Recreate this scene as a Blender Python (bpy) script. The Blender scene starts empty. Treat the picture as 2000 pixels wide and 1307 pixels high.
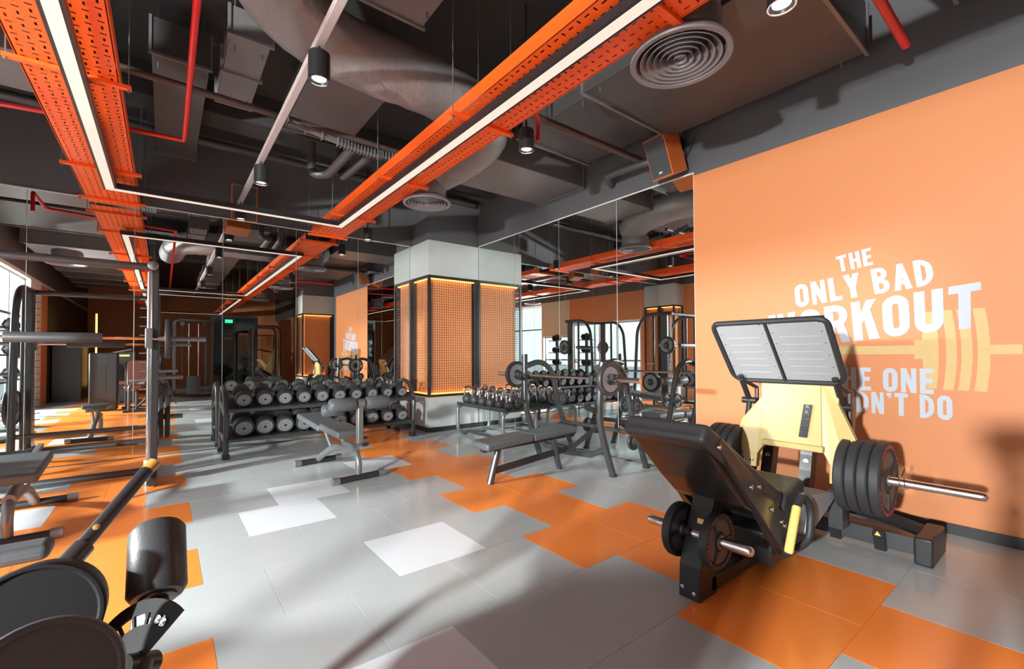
import bpy, math, random
from mathutils import Vector, Matrix
random.seed(7)
C = bpy.context.scene.collection
S = bpy.context.scene
PI = math.pi
V = Vector

# ------------------------------------------------------------------ camera
HC = 1.29
yaw, pitch, roll = 0.65984, 0.01918, -0.00479
fw = V((math.sin(yaw)*math.cos(pitch), math.cos(yaw)*math.cos(pitch), math.sin(pitch)))
rt0 = V((math.cos(yaw), -math.sin(yaw), 0)); up0 = rt0.cross(fw)
rt = math.cos(roll)*rt0 + math.sin(roll)*up0
up = -math.sin(roll)*rt0 + math.cos(roll)*up0
cam = bpy.data.cameras.new('camera'); co = bpy.data.objects.new('camera', cam); C.objects.link(co)
m = Matrix((rt, up, -fw)).transposed().to_4x4(); m.translation = V((0, 0, HC)); co.matrix_world = m
cam.sensor_width = 36; cam.lens = 876.209/2000*36; cam.shift_y = 20.28/2000; cam.clip_start = 0.02
S.camera = co

# ------------------------------------------------------------------ world, lights, exposure
S.view_settings.view_transform = 'Standard'; S.view_settings.look = 'None'
S.view_settings.gamma = 1; S.view_settings.use_curve_mapping = False
S.view_settings.exposure = 0.08
w = bpy.data.worlds.new('world'); S.world = w; w.use_nodes = True
bg = w.node_tree.nodes['Background']; bg.inputs[0].default_value = (0.82, 0.93, 1.0, 1); bg.inputs[1].default_value = 1.9
try:
    S.cycles.max_bounces = 10; S.cycles.glossy_bounces = 8; S.cycles.diffuse_bounces = 5
    S.cycles.transmission_bounces = 6; S.cycles.transparent_max_bounces = 8
    S.cycles.sample_clamp_indirect = 6.0; S.cycles.caustics_refractive = False
    S.cycles.blur_glossy = 0.5; S.cycles.use_denoising = True
except Exception: pass
XL, XR, YB, YF, ZM, ZC = -2.5, 4.415, 7.355, -10.5, 3.185, 4.3

def lamp(name, loc, power, radius, col=(1, .98, .965)):
    l = bpy.data.lights.new(name, 'POINT'); l.energy = power; l.shadow_soft_size = radius; l.color = col
    o = bpy.data.objects.new(name, l); o.location = loc; C.objects.link(o); return o
lamp('strobe_lamp', (-5.0, 4.57, 2.31), 3900, .12)  # strobe outside the left windows, inferred from the shadows it throws
lamp('strobe_lamp', (-4.4, -.47, 1.87), 4500, .10)  # second strobe outside, the main shadow caster on the orange wall
def area(name, loc, rot, sx, sy, power, col=(1, 1, 1), portal=False):
    l = bpy.data.lights.new(name, 'AREA'); l.shape = 'RECTANGLE'; l.size = sx; l.size_y = sy; l.energy = power; l.color = col
    o = bpy.data.objects.new(name, l); o.location = loc; o.rotation_euler = rot; C.objects.link(o)
    if portal: l.cycles.is_portal = True
    return o
WINDOWS = [(3.55, 6.4, .12, 2.28), (2.05, 3.35, .12, 1.9), (-.62, 1.95, .05, 3.1)]
for (a, b, z0, z1) in WINDOWS:   # portals guide the sky light through the window openings
    area('window_portal', (XL-.28, (a+b)/2, (z0+z1)/2), (0, -PI/2, 0), z1-z0, b-a, 1, portal=True)

# ------------------------------------------------------------------ materials
def mat(name, col, rough=.5, metal=0, spec=.5, emit=None, es=0, noise=0, nscale=8, bump=0, bscale=60, coat=0):
    m = bpy.data.materials.new(name); m.use_nodes = True; nt = m.node_tree; b = nt.nodes['Principled BSDF']
    b.inputs['Base Color'].default_value = (*col, 1); b.inputs['Roughness'].default_value = rough
    b.inputs['Metallic'].default_value = metal; b.inputs['Specular IOR Level'].default_value = spec
    b.inputs['Coat Weight'].default_value = coat; b.inputs['Coat Roughness'].default_value = .1
    if emit: b.inputs['Emission Color'].default_value = (*emit, 1); b.inputs['Emission Strength'].default_value = es
    if noise or bump:
        tc = nt.nodes.new('ShaderNodeTexCoord')
    if noise:
        n = nt.nodes.new('ShaderNodeTexNoise'); n.inputs['Scale'].default_value = nscale; n.inputs['Detail'].default_value = 6
        nt.links.new(tc.outputs['Object'], n.inputs['Vector'])
        mx = nt.nodes.new('ShaderNodeMix'); mx.data_type = 'RGBA'
        mx.inputs['A'].default_value = (*[c*(1-noise) for c in col], 1); mx.inputs['B'].default_value = (*[min(1, c*(1+noise)) for c in col], 1)
        nt.links.new(n.outputs['Fac'], mx.inputs['Factor']); nt.links.new(mx.outputs['Result'], b.inputs['Base Color'])
    if bump:
        n2 = nt.nodes.new('ShaderNodeTexNoise'); n2.inputs['Scale'].default_value = bscale; n2.inputs['Detail'].default_value = 4
        nt.links.new(tc.outputs['Object'], n2.inputs['Vector'])
        bp = nt.nodes.new('ShaderNodeBump'); bp.inputs['Strength'].default_value = bump; bp.inputs['Distance'].default_value = .01
        nt.links.new(n2.outputs['Fac'], bp.inputs['Height']); nt.links.new(bp.outputs['Normal'], b.inputs['Normal'])
    return m
M = dict(
    fgrey=mat('floor_grey', (.45, .485, .505), .17, noise=.04, nscale=3, bump=.03, bscale=5),
    fwhite=mat('floor_white', (.70, .74, .80), .22, noise=.03, nscale=3, bump=.03, bscale=5),
    forange=mat('floor_orange', (.95, .27, .05), .2, noise=.04, nscale=3, bump=.03, bscale=5),
    grout=mat('floor_joint', (.33, .34, .35), .4),
    worange=mat('wall_orange', (.62, .225, .085), .55, noise=.03, nscale=1.5, bump=.05, bscale=90),
    wgrey=mat('wall_grey', (.10, .10, .108), .6, noise=.06, nscale=2),
    ceil=mat('ceiling_dark', (.035, .033, .034), .8, noise=.2, nscale=3),
    wwhite=mat('wall_white', (.72, .73, .72), .6, noise=.02),
    cream=mat('wall_cream', (.62, .55, .42), .6, noise=.02),
    white=mat('lettering_white', (.50, .54, .62), .6),
    yart=mat('lettering_yellow', (.62, .43, .18), .6, noise=.08, nscale=30),
    conc=mat('concrete_panel', (.47, .49, .49), .65, noise=.08, nscale=5, bump=.06, bscale=40),
    base=mat('baseboard_black', (.03, .03, .035), .35),
    mirror=mat('mirror_glass', (.86, .90, .885), 0.0, metal=1),
    duct=mat('duct_grey', (.085, .08, .083), .42, metal=.35, noise=.15, nscale=6, bump=.35, bscale=9),
    foil=mat('duct_foil', (.30, .29, .30), .4, metal=.4, noise=.15, nscale=9, bump=.8, bscale=14),
    ductl=mat('duct_light', (.19, .18, .19), .42, metal=.35, noise=.12, nscale=5, bump=.2, bscale=8),
    tray=mat('tray_orange', (1.0, .115, .012), .38, noise=.06, nscale=6),
    red=mat('pipe_red', (.62, .012, .015), .3),
    brown=mat('pipe_dark', (.09, .06, .055), .45, metal=.3),
    pink=mat('track_grey', (.42, .35, .35), .45),
    blk=mat('metal_black', (.022, .022, .025), .38, noise=.1),
    blkg=mat('metal_gloss', (.025, .024, .024), .28, metal=.0, coat=.25),
    blkm=mat('matte_black', (.010, .010, .011), .6, spec=.25),
    wdark=mat('wall_dark', (.03, .028, .028), .5),
    dgrey=mat('metal_dark_grey', (.085, .09, .098), .32, metal=.55, noise=.08),
    mgrey=mat('metal_grey', (.25, .255, .27), .32, metal=.6),
    chrome=mat('chrome', (.78, .78, .80), .12, metal=1),
    steel=mat('brushed_steel', (.38, .40, .43), .45, metal=.15, bump=.05, bscale=200),
    rub=mat('rubber_black', (.028, .03, .034), .55, noise=.1),
    rubg=mat('rubber_grey', (.10, .105, .115), .5),
    iron=mat('plate_iron', (.05, .052, .058), .42, metal=.3),
    irong=mat('plate_face_grey', (.24, .245, .26), .5, noise=.15, nscale=40),
    vinyl=mat('vinyl_black', (.04, .042, .047), .42, bump=.08, bscale=220),
    vgrey=mat('vinyl_grey', (.085, .095, .105), .45, bump=.08, bscale=220),
    yel=mat('paint_yellow', (.60, .46, .19), .42),
    yelh=mat('grip_yellow', (.85, .60, .16), .5),
    gold=mat('cap_gold', (.45, .25, .06), .4),
    placard=mat('placard_black', (.02, .02, .022), .4),
    wood=mat('speaker_wood', (.50, .13, .03), .35, noise=.25, nscale=14),
    grille=mat('speaker_grille', (.06, .065, .07), .8, bump=.4, bscale=300),
    diffg=mat('diffuser_grey', (.20, .185, .20), .4),
    led=mat('light_warm', (.3, .28, .26), .5, emit=(.96, .78, .66), es=.78),
    ledo=mat('light_amber', (1, .5, .1), .5, emit=(1.0, .50, .10), es=5),
    lens=mat('light_lens', (1, 1, 1), .5, emit=(1.0, .93, .85), es=2.5),
    exit=mat('exit_green', (0, .4, .15), .5, emit=(.05, .9, .4), es=1.2),
    glassd=mat('glass_dark', (.01, .016, .016), .04, spec=.8),
    redm=mat('plate_print_red', (.45, .05, .04), .5),
    ocage=mat('cage_orange', (.92, .33, .11), .6),
    bldg=mat('building_white', (.7, .72, .74), .7),
    asphalt=mat('street_grey', (.35, .36, .37), .9),
    brownp=mat('vinyl_brown', (.11, .04, .03), .35),
)
glass = bpy.data.materials.new('window_glass'); glass.use_nodes = True
nt = glass.node_tree; nt.nodes.clear()
o_ = nt.nodes.new('ShaderNodeOutputMaterial'); tr = nt.nodes.new('ShaderNodeBsdfTransparent'); gl = nt.nodes.new('ShaderNodeBsdfGlossy')
tr.inputs[0].default_value = (.93, .96, .95, 1); gl.inputs['Roughness'].default_value = .0
mx = nt.nodes.new('ShaderNodeMixShader'); mx.inputs[0].default_value = .07
nt.links.new(tr.outputs[0], mx.inputs[1]); nt.links.new(gl.outputs[0], mx.inputs[2]); nt.links.new(mx.outputs[0], o_.inputs[0])
M['glass'] = glass

# ------------------------------------------------------------------ geometry helpers
class G:
    def __init__(s): s.v = []; s.f = []
    def add(s, vs, fs):
        n = len(s.v); s.v += [tuple(v) for v in vs]; s.f += [tuple(i+n for i in f) for f in fs]; return s
    def box(s, x0, x1, y0, y1, z0, z1):
        vs = [(x, y, z) for x in (x0, x1) for y in (y0, y1) for z in (z0, z1)]
        return s.add(vs, [(0,1,3,2),(4,6,7,5),(0,4,5,1),(2,3,7,6),(0,2,6,4),(1,5,7,3)])
    def obox(s, c, ax, ay, az):   # centre and three half-extent vectors
        c, ax, ay, az = V(c), V(ax), V(ay), V(az)
        vs = [c+i*ax+j*ay+k*az for i in (-1,1) for j in (-1,1) for k in (-1,1)]
        return s.add(vs, [(0,1,3,2),(4,6,7,5),(0,4,5,1),(2,3,7,6),(0,2,6,4),(1,5,7,3)])
    def prism(s, pts, off):       # planar polygon in 3D extruded by a vector
        pts = [V(p) for p in pts]; off = V(off); n = len(pts)
        return s.add(pts+[p+off for p in pts], [tuple(range(n))[::-1], tuple(range(n, 2*n))]+[(i,(i+1)%n,(i+1)%n+n,i+n) for i in range(n)])
    def tube(s, pts, r, seg=10, cap=True, closed=False, r2=None):
        pts = [V(p) for p in pts]; n = len(pts); rings = []; prev = None
        for i, p in enumerate(pts):
            if closed: d = (pts[(i+1)%n]-pts[i-1]).normalized()
            elif i == 0: d = (pts[1]-pts[0]).normalized()
            elif i == n-1: d = (pts[-1]-pts[-2]).normalized()
            else: d = ((pts[i+1]-p).normalized()+(p-pts[i-1]).normalized()).normalized()
            if prev is None:
                a = V((0,0,1)) if abs(d.z) < .9 else V((1,0,0))
                u = d.cross(a).normalized()
            else: u = (prev-d*prev.dot(d)).normalized()
            prev = u; w_ = d.cross(u)
            rr = r if r2 is None else r+(r2-r)*i/(n-1)
            rings.append([p+rr*(math.cos(t)*u+math.sin(t)*w_) for t in [2*PI*k/seg for k in range(seg)]])
        vs = [q for ring in rings for q in ring]; fs = []
        for i in range(n if closed else n-1):
            j = (i+1) % n
            for k in range(seg): fs.append((i*seg+k, i*seg+(k+1)%seg, j*seg+(k+1)%seg, j*seg+k))
        if cap and not closed: fs += [tuple(range(seg))[::-1], tuple(range((n-1)*seg, n*seg))]
        return s.add(vs, fs)
    def lathe(s, o, d, prof, seg=24, cap=True):  # prof = [(radius, height along d)]
        o, d = V(o), V(d).normalized(); a = V((0,0,1)) if abs(d.z) < .9 else V((1,0,0))
        u = d.cross(a).normalized(); w_ = d.cross(u); vs = []; fs = []; n = len(prof)
        for r, h in prof:
            vs += [o+d*h+r*(math.cos(t)*u+math.sin(t)*w_) for t in [2*PI*k/seg for k in range(seg)]]
        for i in range(n-1):
            for k in range(seg): fs.append((i*seg+k, i*seg+(k+1)%seg, (i+1)*seg+(k+1)%seg, (i+1)*seg+k))
        if prof[0] != prof[-1] and cap:
            if prof[0][0] > 1e-4: fs.append(tuple(range(seg))[::-1])
            if prof[-1][0] > 1e-4: fs.append(tuple(range((n-1)*seg, n*seg)))
        return s.add(vs, fs)
    def cyl(s, a, b, r, seg=16, r2=None): return s.tube([a, b], r, seg, r2=r2)
def bend(pts, r=.08, n=4):   # round the corners of a polyline
    pts = [V(p) for p in pts]; out = [pts[0]]
    for i in range(1, len(pts)-1):
        a, b, c = pts[i-1], pts[i], pts[i+1]
        d1 = min(r, (a-b).length*.48); d2 = min(r, (c-b).length*.48)
        p, q = b+(a-b).normalized()*d1, b+(c-b).normalized()*d2
        for k in range(n+1):
            t = k/n; out.append(p*(1-t)**2+b*2*t*(1-t)+q*t*t)
    out.append(pts[-1]); return out
ORG = {}
def obj(name, g, m, parent=None, bev=0, smooth=True, at=None, seg=2):
    me = bpy.data.meshes.new(name)
    org = ORG[parent.name] if parent is not None else (V(at) if at is not None else V((0, 0, 0)))
    me.from_pydata([tuple(V(v)-org) for v in g.v], [], g.f); me.update()
    me.materials.append(M[m] if isinstance(m, str) else m)
    if smooth:
        for p in me.polygons: p.use_smooth = True
        me.set_sharp_from_angle(angle=math.radians(38))
    o = bpy.data.objects.new(name, me); C.objects.link(o)
    if parent is not None: o.parent = parent; ORG[o.name] = org
    else: o.location = org; ORG[o.name] = org
    if bev:
        b = o.modifiers.new('bevel', 'BEVEL'); b.width = bev; b.segments = seg; b.limit_method = 'ANGLE'; b.angle_limit = math.radians(35)
        b.harden_normals = False
    return o
def thing(name, label, cat, loc=(0,0,0), group=None):
    o = bpy.data.objects.new(name, None); C.objects.link(o); o.location = loc; o.empty_display_size = .1
    o['label'] = label; o['category'] = cat
    if group: o['group'] = group
    ORG[o.name] = V(loc); return o
def tag(o, label, cat, group=None):
    o['label'] = label; o['category'] = cat
    if group: o['group'] = group
    return o
def struct(name, g, m, **k):
    o = obj(name, g, m, **k)
    if k.get('parent') is None: o['kind'] = 'structure'
    return o
def dup(root, mtx, label=None, group=None):
    def cp(o, par):
        c = o.copy(); C.objects.link(c); c.parent = par
        for ch in o.children: cp(ch, c)
        return c
    r = cp(root, None); r.matrix_world = mtx
    if label: r['label'] = label
    if group: r['group'] = group
    ORG[r.name] = mtx.translation.copy(); return r
def frame(o, x, z):   # matrix with origin o, local x along x, local z along z
    z = V(z).normalized(); x = V(x); x = (x-z*x.dot(z)).normalized(); y = z.cross(x)
    m = Matrix((x, y, z)).transposed().to_4x4(); m.translation = V(o); return m

# ================================================================== FLOOR
U, Vv, GX, GY = .3022, .6003, .1863, 6.082
def tile_mat(i, r):
    odd = r % 2
    if (i, r) in ((5,-2),(2,-3),(1,-4),(3,-6),(1,-8),(-5,-2),(-5,3),(3,-15),(1,-19),(4,-12)): return 'fwhite'
    if (i, r) in ((-5,0),): return 'fgrey'
    if odd and (6 <= i <= 9 or -6 <= i < 0): return 'forange'
    if not odd and (7 <= i < 9 or -7 <= i < -1): return 'forange'
    return 'fgrey'
floor = struct('floor', G().box(XL-.3, XR+.1, YF-.1, YB+.1, -.15, -.004), 'grout')
cache = {}; rest = {}
for r in range(-29, 3):
    i0 = -10 if r % 2 == 0 else -11
    for i in range(i0 + (0 if r % 2 else 1) - 0, 16, 2):
        # odd rows start on even i, even rows on odd i
        ii = i if ((i % 2 == 0) == (r % 2 == 1)) else i+1
        x0, x1 = max(XL, GX+ii*U), min(XR, GX+(ii+2)*U); y0, y1 = max(YF, GY+r*Vv), min(YB, GY+(r+1)*Vv)
        if x1-x0 < .02 or y1-y0 < .02: continue
        k = tile_mat(ii, r)
        if r < -11:
            rest.setdefault(k, []).append((x0, x1, y0, y1)); continue
        key = (round(x1-x0, 3), round(y1-y0, 3), k)
        if key not in cache:
            a, b, e = (x1-x0)/2, (y1-y0)/2, .0007
            g = G(); vs = [(-a+e,-b+e,-.004),(a-e,-b+e,-.004),(a-e,b-e,-.004),(-a+e,b-e,-.004)]
            vs += [(x,y,-.0012) for x,y,_ in vs]+[(x-math.copysign(.0008,x), y-math.copysign(.0008,y), 0) for x,y,_ in vs]
            fs = [(0,1,5,4),(1,2,6,5),(2,3,7,6),(3,0,4,7),(4,5,9,8),(5,6,10,9),(6,7,11,10),(7,4,8,11),(8,9,10,11)]
            g.add(vs, fs); o = obj('floor_tile', g, k, parent=floor, smooth=False); cache[key] = o.data
        else:
            o = bpy.data.objects.new('floor_tile', cache[key]); C.objects.link(o); o.parent = floor
        o.location = ((x0+x1)/2, (y0+y1)/2, 0)
for k, L in rest.items():
    g = G()
    for (x0, x1, y0, y1) in L: g.box(x0+.0015, x1-.0015, y0+.0015, y1-.0015, -.004, 0)
    o = obj('far_tiles', g, k, parent=floor, smooth=False); o['kind'] = 'stuff'

# ================================================================== WALLS, CEILING
struct('ceiling', G().box(XL-.3, XR+.3, YF-.2, YB+.3, ZC, ZC+.15), 'ceil')
struct('wall_back', G().box(XL-.3, XR+.2, YB+.012, YB+.2, -.1, ZC), 'wgrey')
wr = struct('wall_right', G().box(XR+.012, XR+.2, YF, YB+.012, -.1, ZC), 'wgrey')
struct('wall_far', G().box(XL-.3, XR+.2, YF-.2, YF, -.1, ZC), 'worange')
g = G().box(XR-.004, XR+.012, -.28, 2.54, 0, 3.16)
struct('orange_panel', g, 'worange', parent=wr, smooth=False)
struct('orange_panel', G().box(XR-.004, XR+.012, YF, -1.6, 0, 2.9), 'worange', parent=wr, smooth=False)
struct('baseboard_right', G().box(XR-.016, XR-.004, -.28, 2.54, 0, .075), 'base', at=(XR-.01, 1.1, 0), smooth=False)
struct('trim_1', G().box(XR-.006, XR+.012, 2.54, 6.65, ZM, ZM+.012), 'wwhite', smooth=False)
struct('trim_2', G().box(XL, 3.43, YB-.006, YB+.012, ZM, ZM+.012), 'wwhite', smooth=False)
# left wall, pierced by the windows
g = G(); prev = YF
gl_ = G(); lo = G()
for (a, b, z0, z1) in sorted(WINDOWS):
    g.box(XL-.25, XL, prev, a, 0, ZC); g.box(XL-.25, XL, a, b, z1, ZC)
    if z0 > .06: g.box(XL-.25, XL, a, b, 0, z0)
    prev = b
g.box(XL-.25, XL, prev, YB+.012, 0, ZC)
wl = struct('wall_left', g, 'wwhite', smooth=False)
struct('orange_panel', G().box(XL, XL+.012, 3.45, 6.86, 2.32, 3.18), 'worange', parent=wl, smooth=False)
struct('orange_panel', G().box(XL, XL+.012, 6.42, 6.86, 0.02, 2.32), 'worange', parent=wl, smooth=False)
struct('orange_panel', G().box(XL, XL+.012, -2.5, -1.75, 0.02, 3.1), 'worange', parent=wl, smooth=False)
struct('dark_panel', G().box(XL, XL+.012, YF, -2.52, 0.0, 3.1), 'wdark', parent=wl, smooth=False)
struct('cream_panel', G().box(XL, XL+.012, 1.98, 3.44, 1.93, 3.18), 'cream', parent=wl, smooth=False)
struct('upper_band', G().box(XL, XL+.014, YF, YB, 3.18, ZC), 'wgrey', parent=wl, smooth=False)
for n, (a, b, z0, z1) in enumerate(WINDOWS, 1):
    fr = G(); t = .035
    fr.box(XL-.16, XL-.1, a, b, z0, z0+t).box(XL-.16, XL-.1, a, b, z1-t, z1).box(XL-.16, XL-.1, a, a+t, z0, z1).box(XL-.16, XL-.1, b-t, b, z0, z1)
    wn = struct('window_%d' % n, fr, 'mgrey', at=(XL-.13, (a+b)/2, z0), smooth=False)
    nm = max(1, round((b-a)/1.1))
    for k in range(1, nm): y = a+(b-a)*k/nm; obj('mullion', G().box(XL-.155, XL-.105, y-.022, y+.022, z0+t, z1-t), 'mgrey', wn, smooth=False)
    zt = 1.05 if z1 < 2.5 else 2.2
    obj('transom', G().box(XL-.15, XL-.11, a+t, b-t, zt-.025, zt+.025), 'mgrey', wn, smooth=False)
    for k in range(nm):
        y0, y1 = a+(b-a)*k/nm, a+(b-a)*(k+1)/nm
        obj('pane', G().box(XL-.134, XL-.130, y0+.02, y1-.02, z0+.02, z1-.02), 'glass', wn, smooth=False)

# column in the mirrored corner, with its wire cage ------------------------------------------
CX, CY = 3.432, 6.656
def lerp(a, b, t): return a+(b-a)*t
def column(x0, x1, y0, y1, faces, lab, glab, nx=23):
    """faces: subset of 'x-','x+','y-','y+' that are free"""
    def core(e, z0, z1): return (x0+e*('x-' in faces), x1-e*('x+' in faces), y0+e*('y-' in faces), y1-e*('y+' in faces), z0, z1)
    g = G().box(*core(.16, 0, 3.1)).box(*core(.03, 3.1, ZC))
    col = struct('column', g, 'wgrey', smooth=False)
    def slab(z0, z1, e):
        return G().box(*core(e, z0, z1))
    struct('concrete_cap', slab(2.60, 3.18, .0), 'conc', parent=col, bev=.002, smooth=False)
    struct('concrete_base', slab(.075, .565, .012), 'conc', parent=col, bev=.002, smooth=False)
    struct('skirting', slab(0, .075, .0), 'base', parent=col, smooth=False)
    Z0, Z1 = .575, 2.595
    cg = thing('wire_cage', glab, 'cage', ((x0+x1)/2, (y0+y1)/2, Z0), 'wire cages around columns')
    fs = []
    if 'y-' in faces: fs.append((V((x0, y0, 0)), V((x1, y0, 0)), V((0, 1, 0))))
    if 'y+' in faces: fs.append((V((x0, y1, 0)), V((x1, y1, 0)), V((0, -1, 0))))
    if 'x-' in faces: fs.append((V((x0, y1, 0)), V((x0, y0, 0)), V((1, 0, 0))))
    if 'x+' in faces: fs.append((V((x1, y1, 0)), V((x1, y0, 0)), V((-1, 0, 0))))
    for a, b, n in fs:
        L = (b-a).length; d = (b-a)/L; t = .042
        gp = G(); q = lambda s, z, dep: a+d*s+n*dep+V((0, 0, z))
        gp.obox(q(L/2, (Z0+Z1)/2, .09), d*(L/2-.1), V((0,0,(Z1-Z0)/2-.02)), n*.01)
        obj('backing_panel', gp, 'ocage', cg, smooth=False)
        for (s0, s1, z0, z1) in ((0, t, Z0, Z1), (L-t, L, Z0, Z1), (t, L-t, Z0, Z0+t), (t, L-t, Z1-t, Z1)):
            gp = G().obox(q((s0+s1)/2, (z0+z1)/2, .012), d*((s1-s0)/2), V((0,0,(z1-z0)/2)), n*.014)
            obj('frame_bar', gp, 'blk', cg, smooth=False)
        nn = max(4, round((L-2*t)/.043)); gp = G()
        for k in range(1, nn):
            s_ = t+(L-2*t)*k/nn; gp.obox(q(s_, (Z0+Z1)/2, .014), d*.0024, V((0,0,(Z1-Z0)/2-t)), n*.0018)
        nz = round((Z1-Z0-2*t)/.043)
        for k in range(1, nz):
            z = Z0+t+(Z1-Z0-2*t)*k/nz; gp.obox(q(L/2, z, .018), d*(L/2-t), V((0,0,.0024)), n*.0018)
        obj('wire_mesh', gp, 'brown', cg, smooth=False)
        gp = G()
        gp.obox(q(L/2, Z1-t-.006, .055), d*(L/2-.06), V((0,0,.006)), n*.012)
        gp.obox(q(L/2, Z0+t+.006, .055), d*(L/2-.06), V((0,0,.006)), n*.012)
        obj('light_strip', gp, 'ledo', cg, smooth=False)
column(CX, XR, CY, YB, ('x-', 'y-'), '', 'orange backlit wire cage on the column in the mirrored corner beside the kettlebells')
column(3.45, XR, -1.5, -.55, ('x-', 'y+'), '', 'orange wire cage on the column beyond the lettered wall, seen only in the back mirror')
column(XL, -2.06, 6.88, YB, ('x+', 'y-'), '', 'orange wire cage behind the smith machine, seen in the right mirror by the wall edge')

# mirrors --------------------------------------------------------------------------------------
mb = thing('wall_mirror', 'tall seamed mirror behind the dumbbell rack, covering the back wall', 'mirror', (1.0, YB, .03), 'wall mirrors')
seams = [XL+.02]+[-1.239+i*.9372 for i in range(5)]+[CX-.001]
for a, b in zip(seams[:-1], seams[1:]): obj('mirror_panel', G().box(a+.003, b-.003, YB, YB+.006, .012, ZM), 'mirror', mb, smooth=False)
obj('mirror_backing', G().box(XL+.02, CX, YB+.007, YB+.011, .01, ZM), 'wwhite', mb, smooth=False)
mr = thing('wall_mirror', 'mirror behind the bench press between the caged column and orange wall', 'mirror', (XR, 4.6, .03), 'wall mirrors')
seams = [2.545, 3.568, 4.593, 5.619, CY-.002]
for a, b in zip(seams[:-1], seams[1:]): obj('mirror_panel', G().box(XR, XR+.006, a+.003, b-.003, .012, ZM), 'mirror', mr, smooth=False)
obj('mirror_backing', G().box(XR+.007, XR+.011, 2.545, CY, .01, ZM), 'wwhite', mr, smooth=False)

# wall lettering -------------------------------------------------------------------------------
def ring(w, h, t, cut=None, n=6, sq=.45):
    r = w*sq*1.1; pts_o = []; pts_i = []
    cs = [(w-r, h-r, 0), (r, h-r, 90), (r, r, 180), (w-r, r, 270)]
    for cx, cy, a0 in cs:
        for k in range(n+1):
            a = math.radians(a0+90*k/n); pts_o.append((cx+r*math.cos(a), cy+r*math.sin(a)))
            ri = max(r-t, .01); cxi = min(max(cx, t+ri), w-t-ri); cyi = cy; pts_i.append((cxi+ri*math.cos(a), cyi+ri*math.sin(a)))
    N = len(pts_o); return [[pts_o[i], pts_o[(i+1)%N], pts_i[(i+1)%N], pts_i[i]] for i in range(N)]
def R_(x0, x1, y0, y1): return [[(x0,y0),(x1,y0),(x1,y1),(x0,y1)]]
def Q_(*p): return [list(p)]
t = .2; W = .52
def dshape(x, w, y0, y1, t):
    h = y1-y0; r = min(h/2, w*.8); out = R_(x, x+t, y0, y1)
    po, pi_ = [(x+t, y1)], [(x+t, y1-t*.85)]
    for k in range(7):
        a = math.radians(90-90*k/6); po.append((x+w-r+r*math.cos(a), y1-r+r*math.sin(a))); ri = max(r-t, .02); pi_.append((x+w-t-ri+ri*math.cos(a), y1-t*.85-ri+ri*math.sin(a)))
    for k in range(7):
        a = math.radians(0-90*k/6); po.append((x+w-r+r*math.cos(a), y0+r+r*math.sin(a))); ri = max(r-t, .02); pi_.append((x+w-t-ri+ri*math.cos(a), y0+t*.85+ri+ri*math.sin(a)))
    po.append((x+t, y0)); pi_.append((x+t, y0+t*.85))
    return out+[[po[i], po[i+1], pi_[i+1], pi_[i]] for i in range(len(po)-1)]
LET = {
 'T': (W, R_(0,W,1-t*.9,1)+R_(W/2-t/2,W/2+t/2,0,1)),
 'H': (W, R_(0,t,0,1)+R_(W-t,W,0,1)+R_(0,W,.42,.6)),
 'E': (W*.85, R_(0,t,0,1)+R_(0,W*.85,0,.18)+R_(0,W*.85,.82,1)+R_(0,W*.78,.42,.6)),
 'O': (W, ring(W, 1, t)), 'L': (W*.8, R_(0,t,0,1)+R_(0,W*.8,0,.18)),
 'N': (W, R_(0,t*.85,0,1)+R_(W-t*.85,W,0,1)+Q_((0,1),(t*.95,1),(W,0),(W-t*.95,0))),
 'Y': (W*1.05, R_(W*.525-t/2,W*.525+t/2,0,.45)+Q_((0,1),(t*1.05,1),(W*.525+t/2,.42),(W*.525-t/2,.42))+Q_((W*1.05-t*1.05,1),(W*1.05,1),(W*.525+t/2,.42),(W*.525-t/2,.42))),
 'B': (W, dshape(0, W*.94, .5, 1, t*.95)+dshape(0, W, 0, .56, t*.95)), 'D': (W, dshape(0, W, 0, 1, t)),
 'A': (W*1.05, Q_((0,0),(t,0),(W*.525+t*.4,1),(W*.525-t*.45,1))+Q_((W*1.05-t,0),(W*1.05,0),(W*.525+t*.45,1),(W*.525-t*.4,1))+R_(.12,W*1.05-.12,.2,.36)),
 'W': (W*1.4, Q_((0,1),(t,1),(W*.42,0),(W*.42-t*.8,0))+Q_((W*.42-t*.8,0),(W*.42,0),(W*.78,1),(W*.78-t*.7,1))+Q_((W*.62,1),(W*.78,1),(W*1.12,0),(W*.98,0))+Q_((W*.98,0),(W*1.15,0),(W*1.4,1),(W*1.4-t,1))),
 'R': (W, dshape(0, W, .42, 1, t*.95)+R_(0,t,0,1)+Q_((W*.42,.5),(W*.8,.5),(W*1.04,0),(W*.64,0))),
 'K': (W*1.05, R_(0,t,0,1)+Q_((t*.9,.38),(t*.9,.66),(W*1.02-t*1.05,1),(W*1.02,1))+Q_((t*1.2,.62),(t*2,.74),(W*1.06,0),(W*1.06-t*1.1,0))),
 'U': (W, R_(0,t,.25,1)+R_(W-t,W,.25,1)+[q for q in ring(W,1,t) if max(p[1] for p in q) < .4]),
 'I': (t, R_(0,t,0,1)), "'": (t, Q_((0,1),(t,1),(t*.95,.82),(t*.2,.7),(t*.5,.84),(0,.84))), ' ': (.22, []),
}
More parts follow.
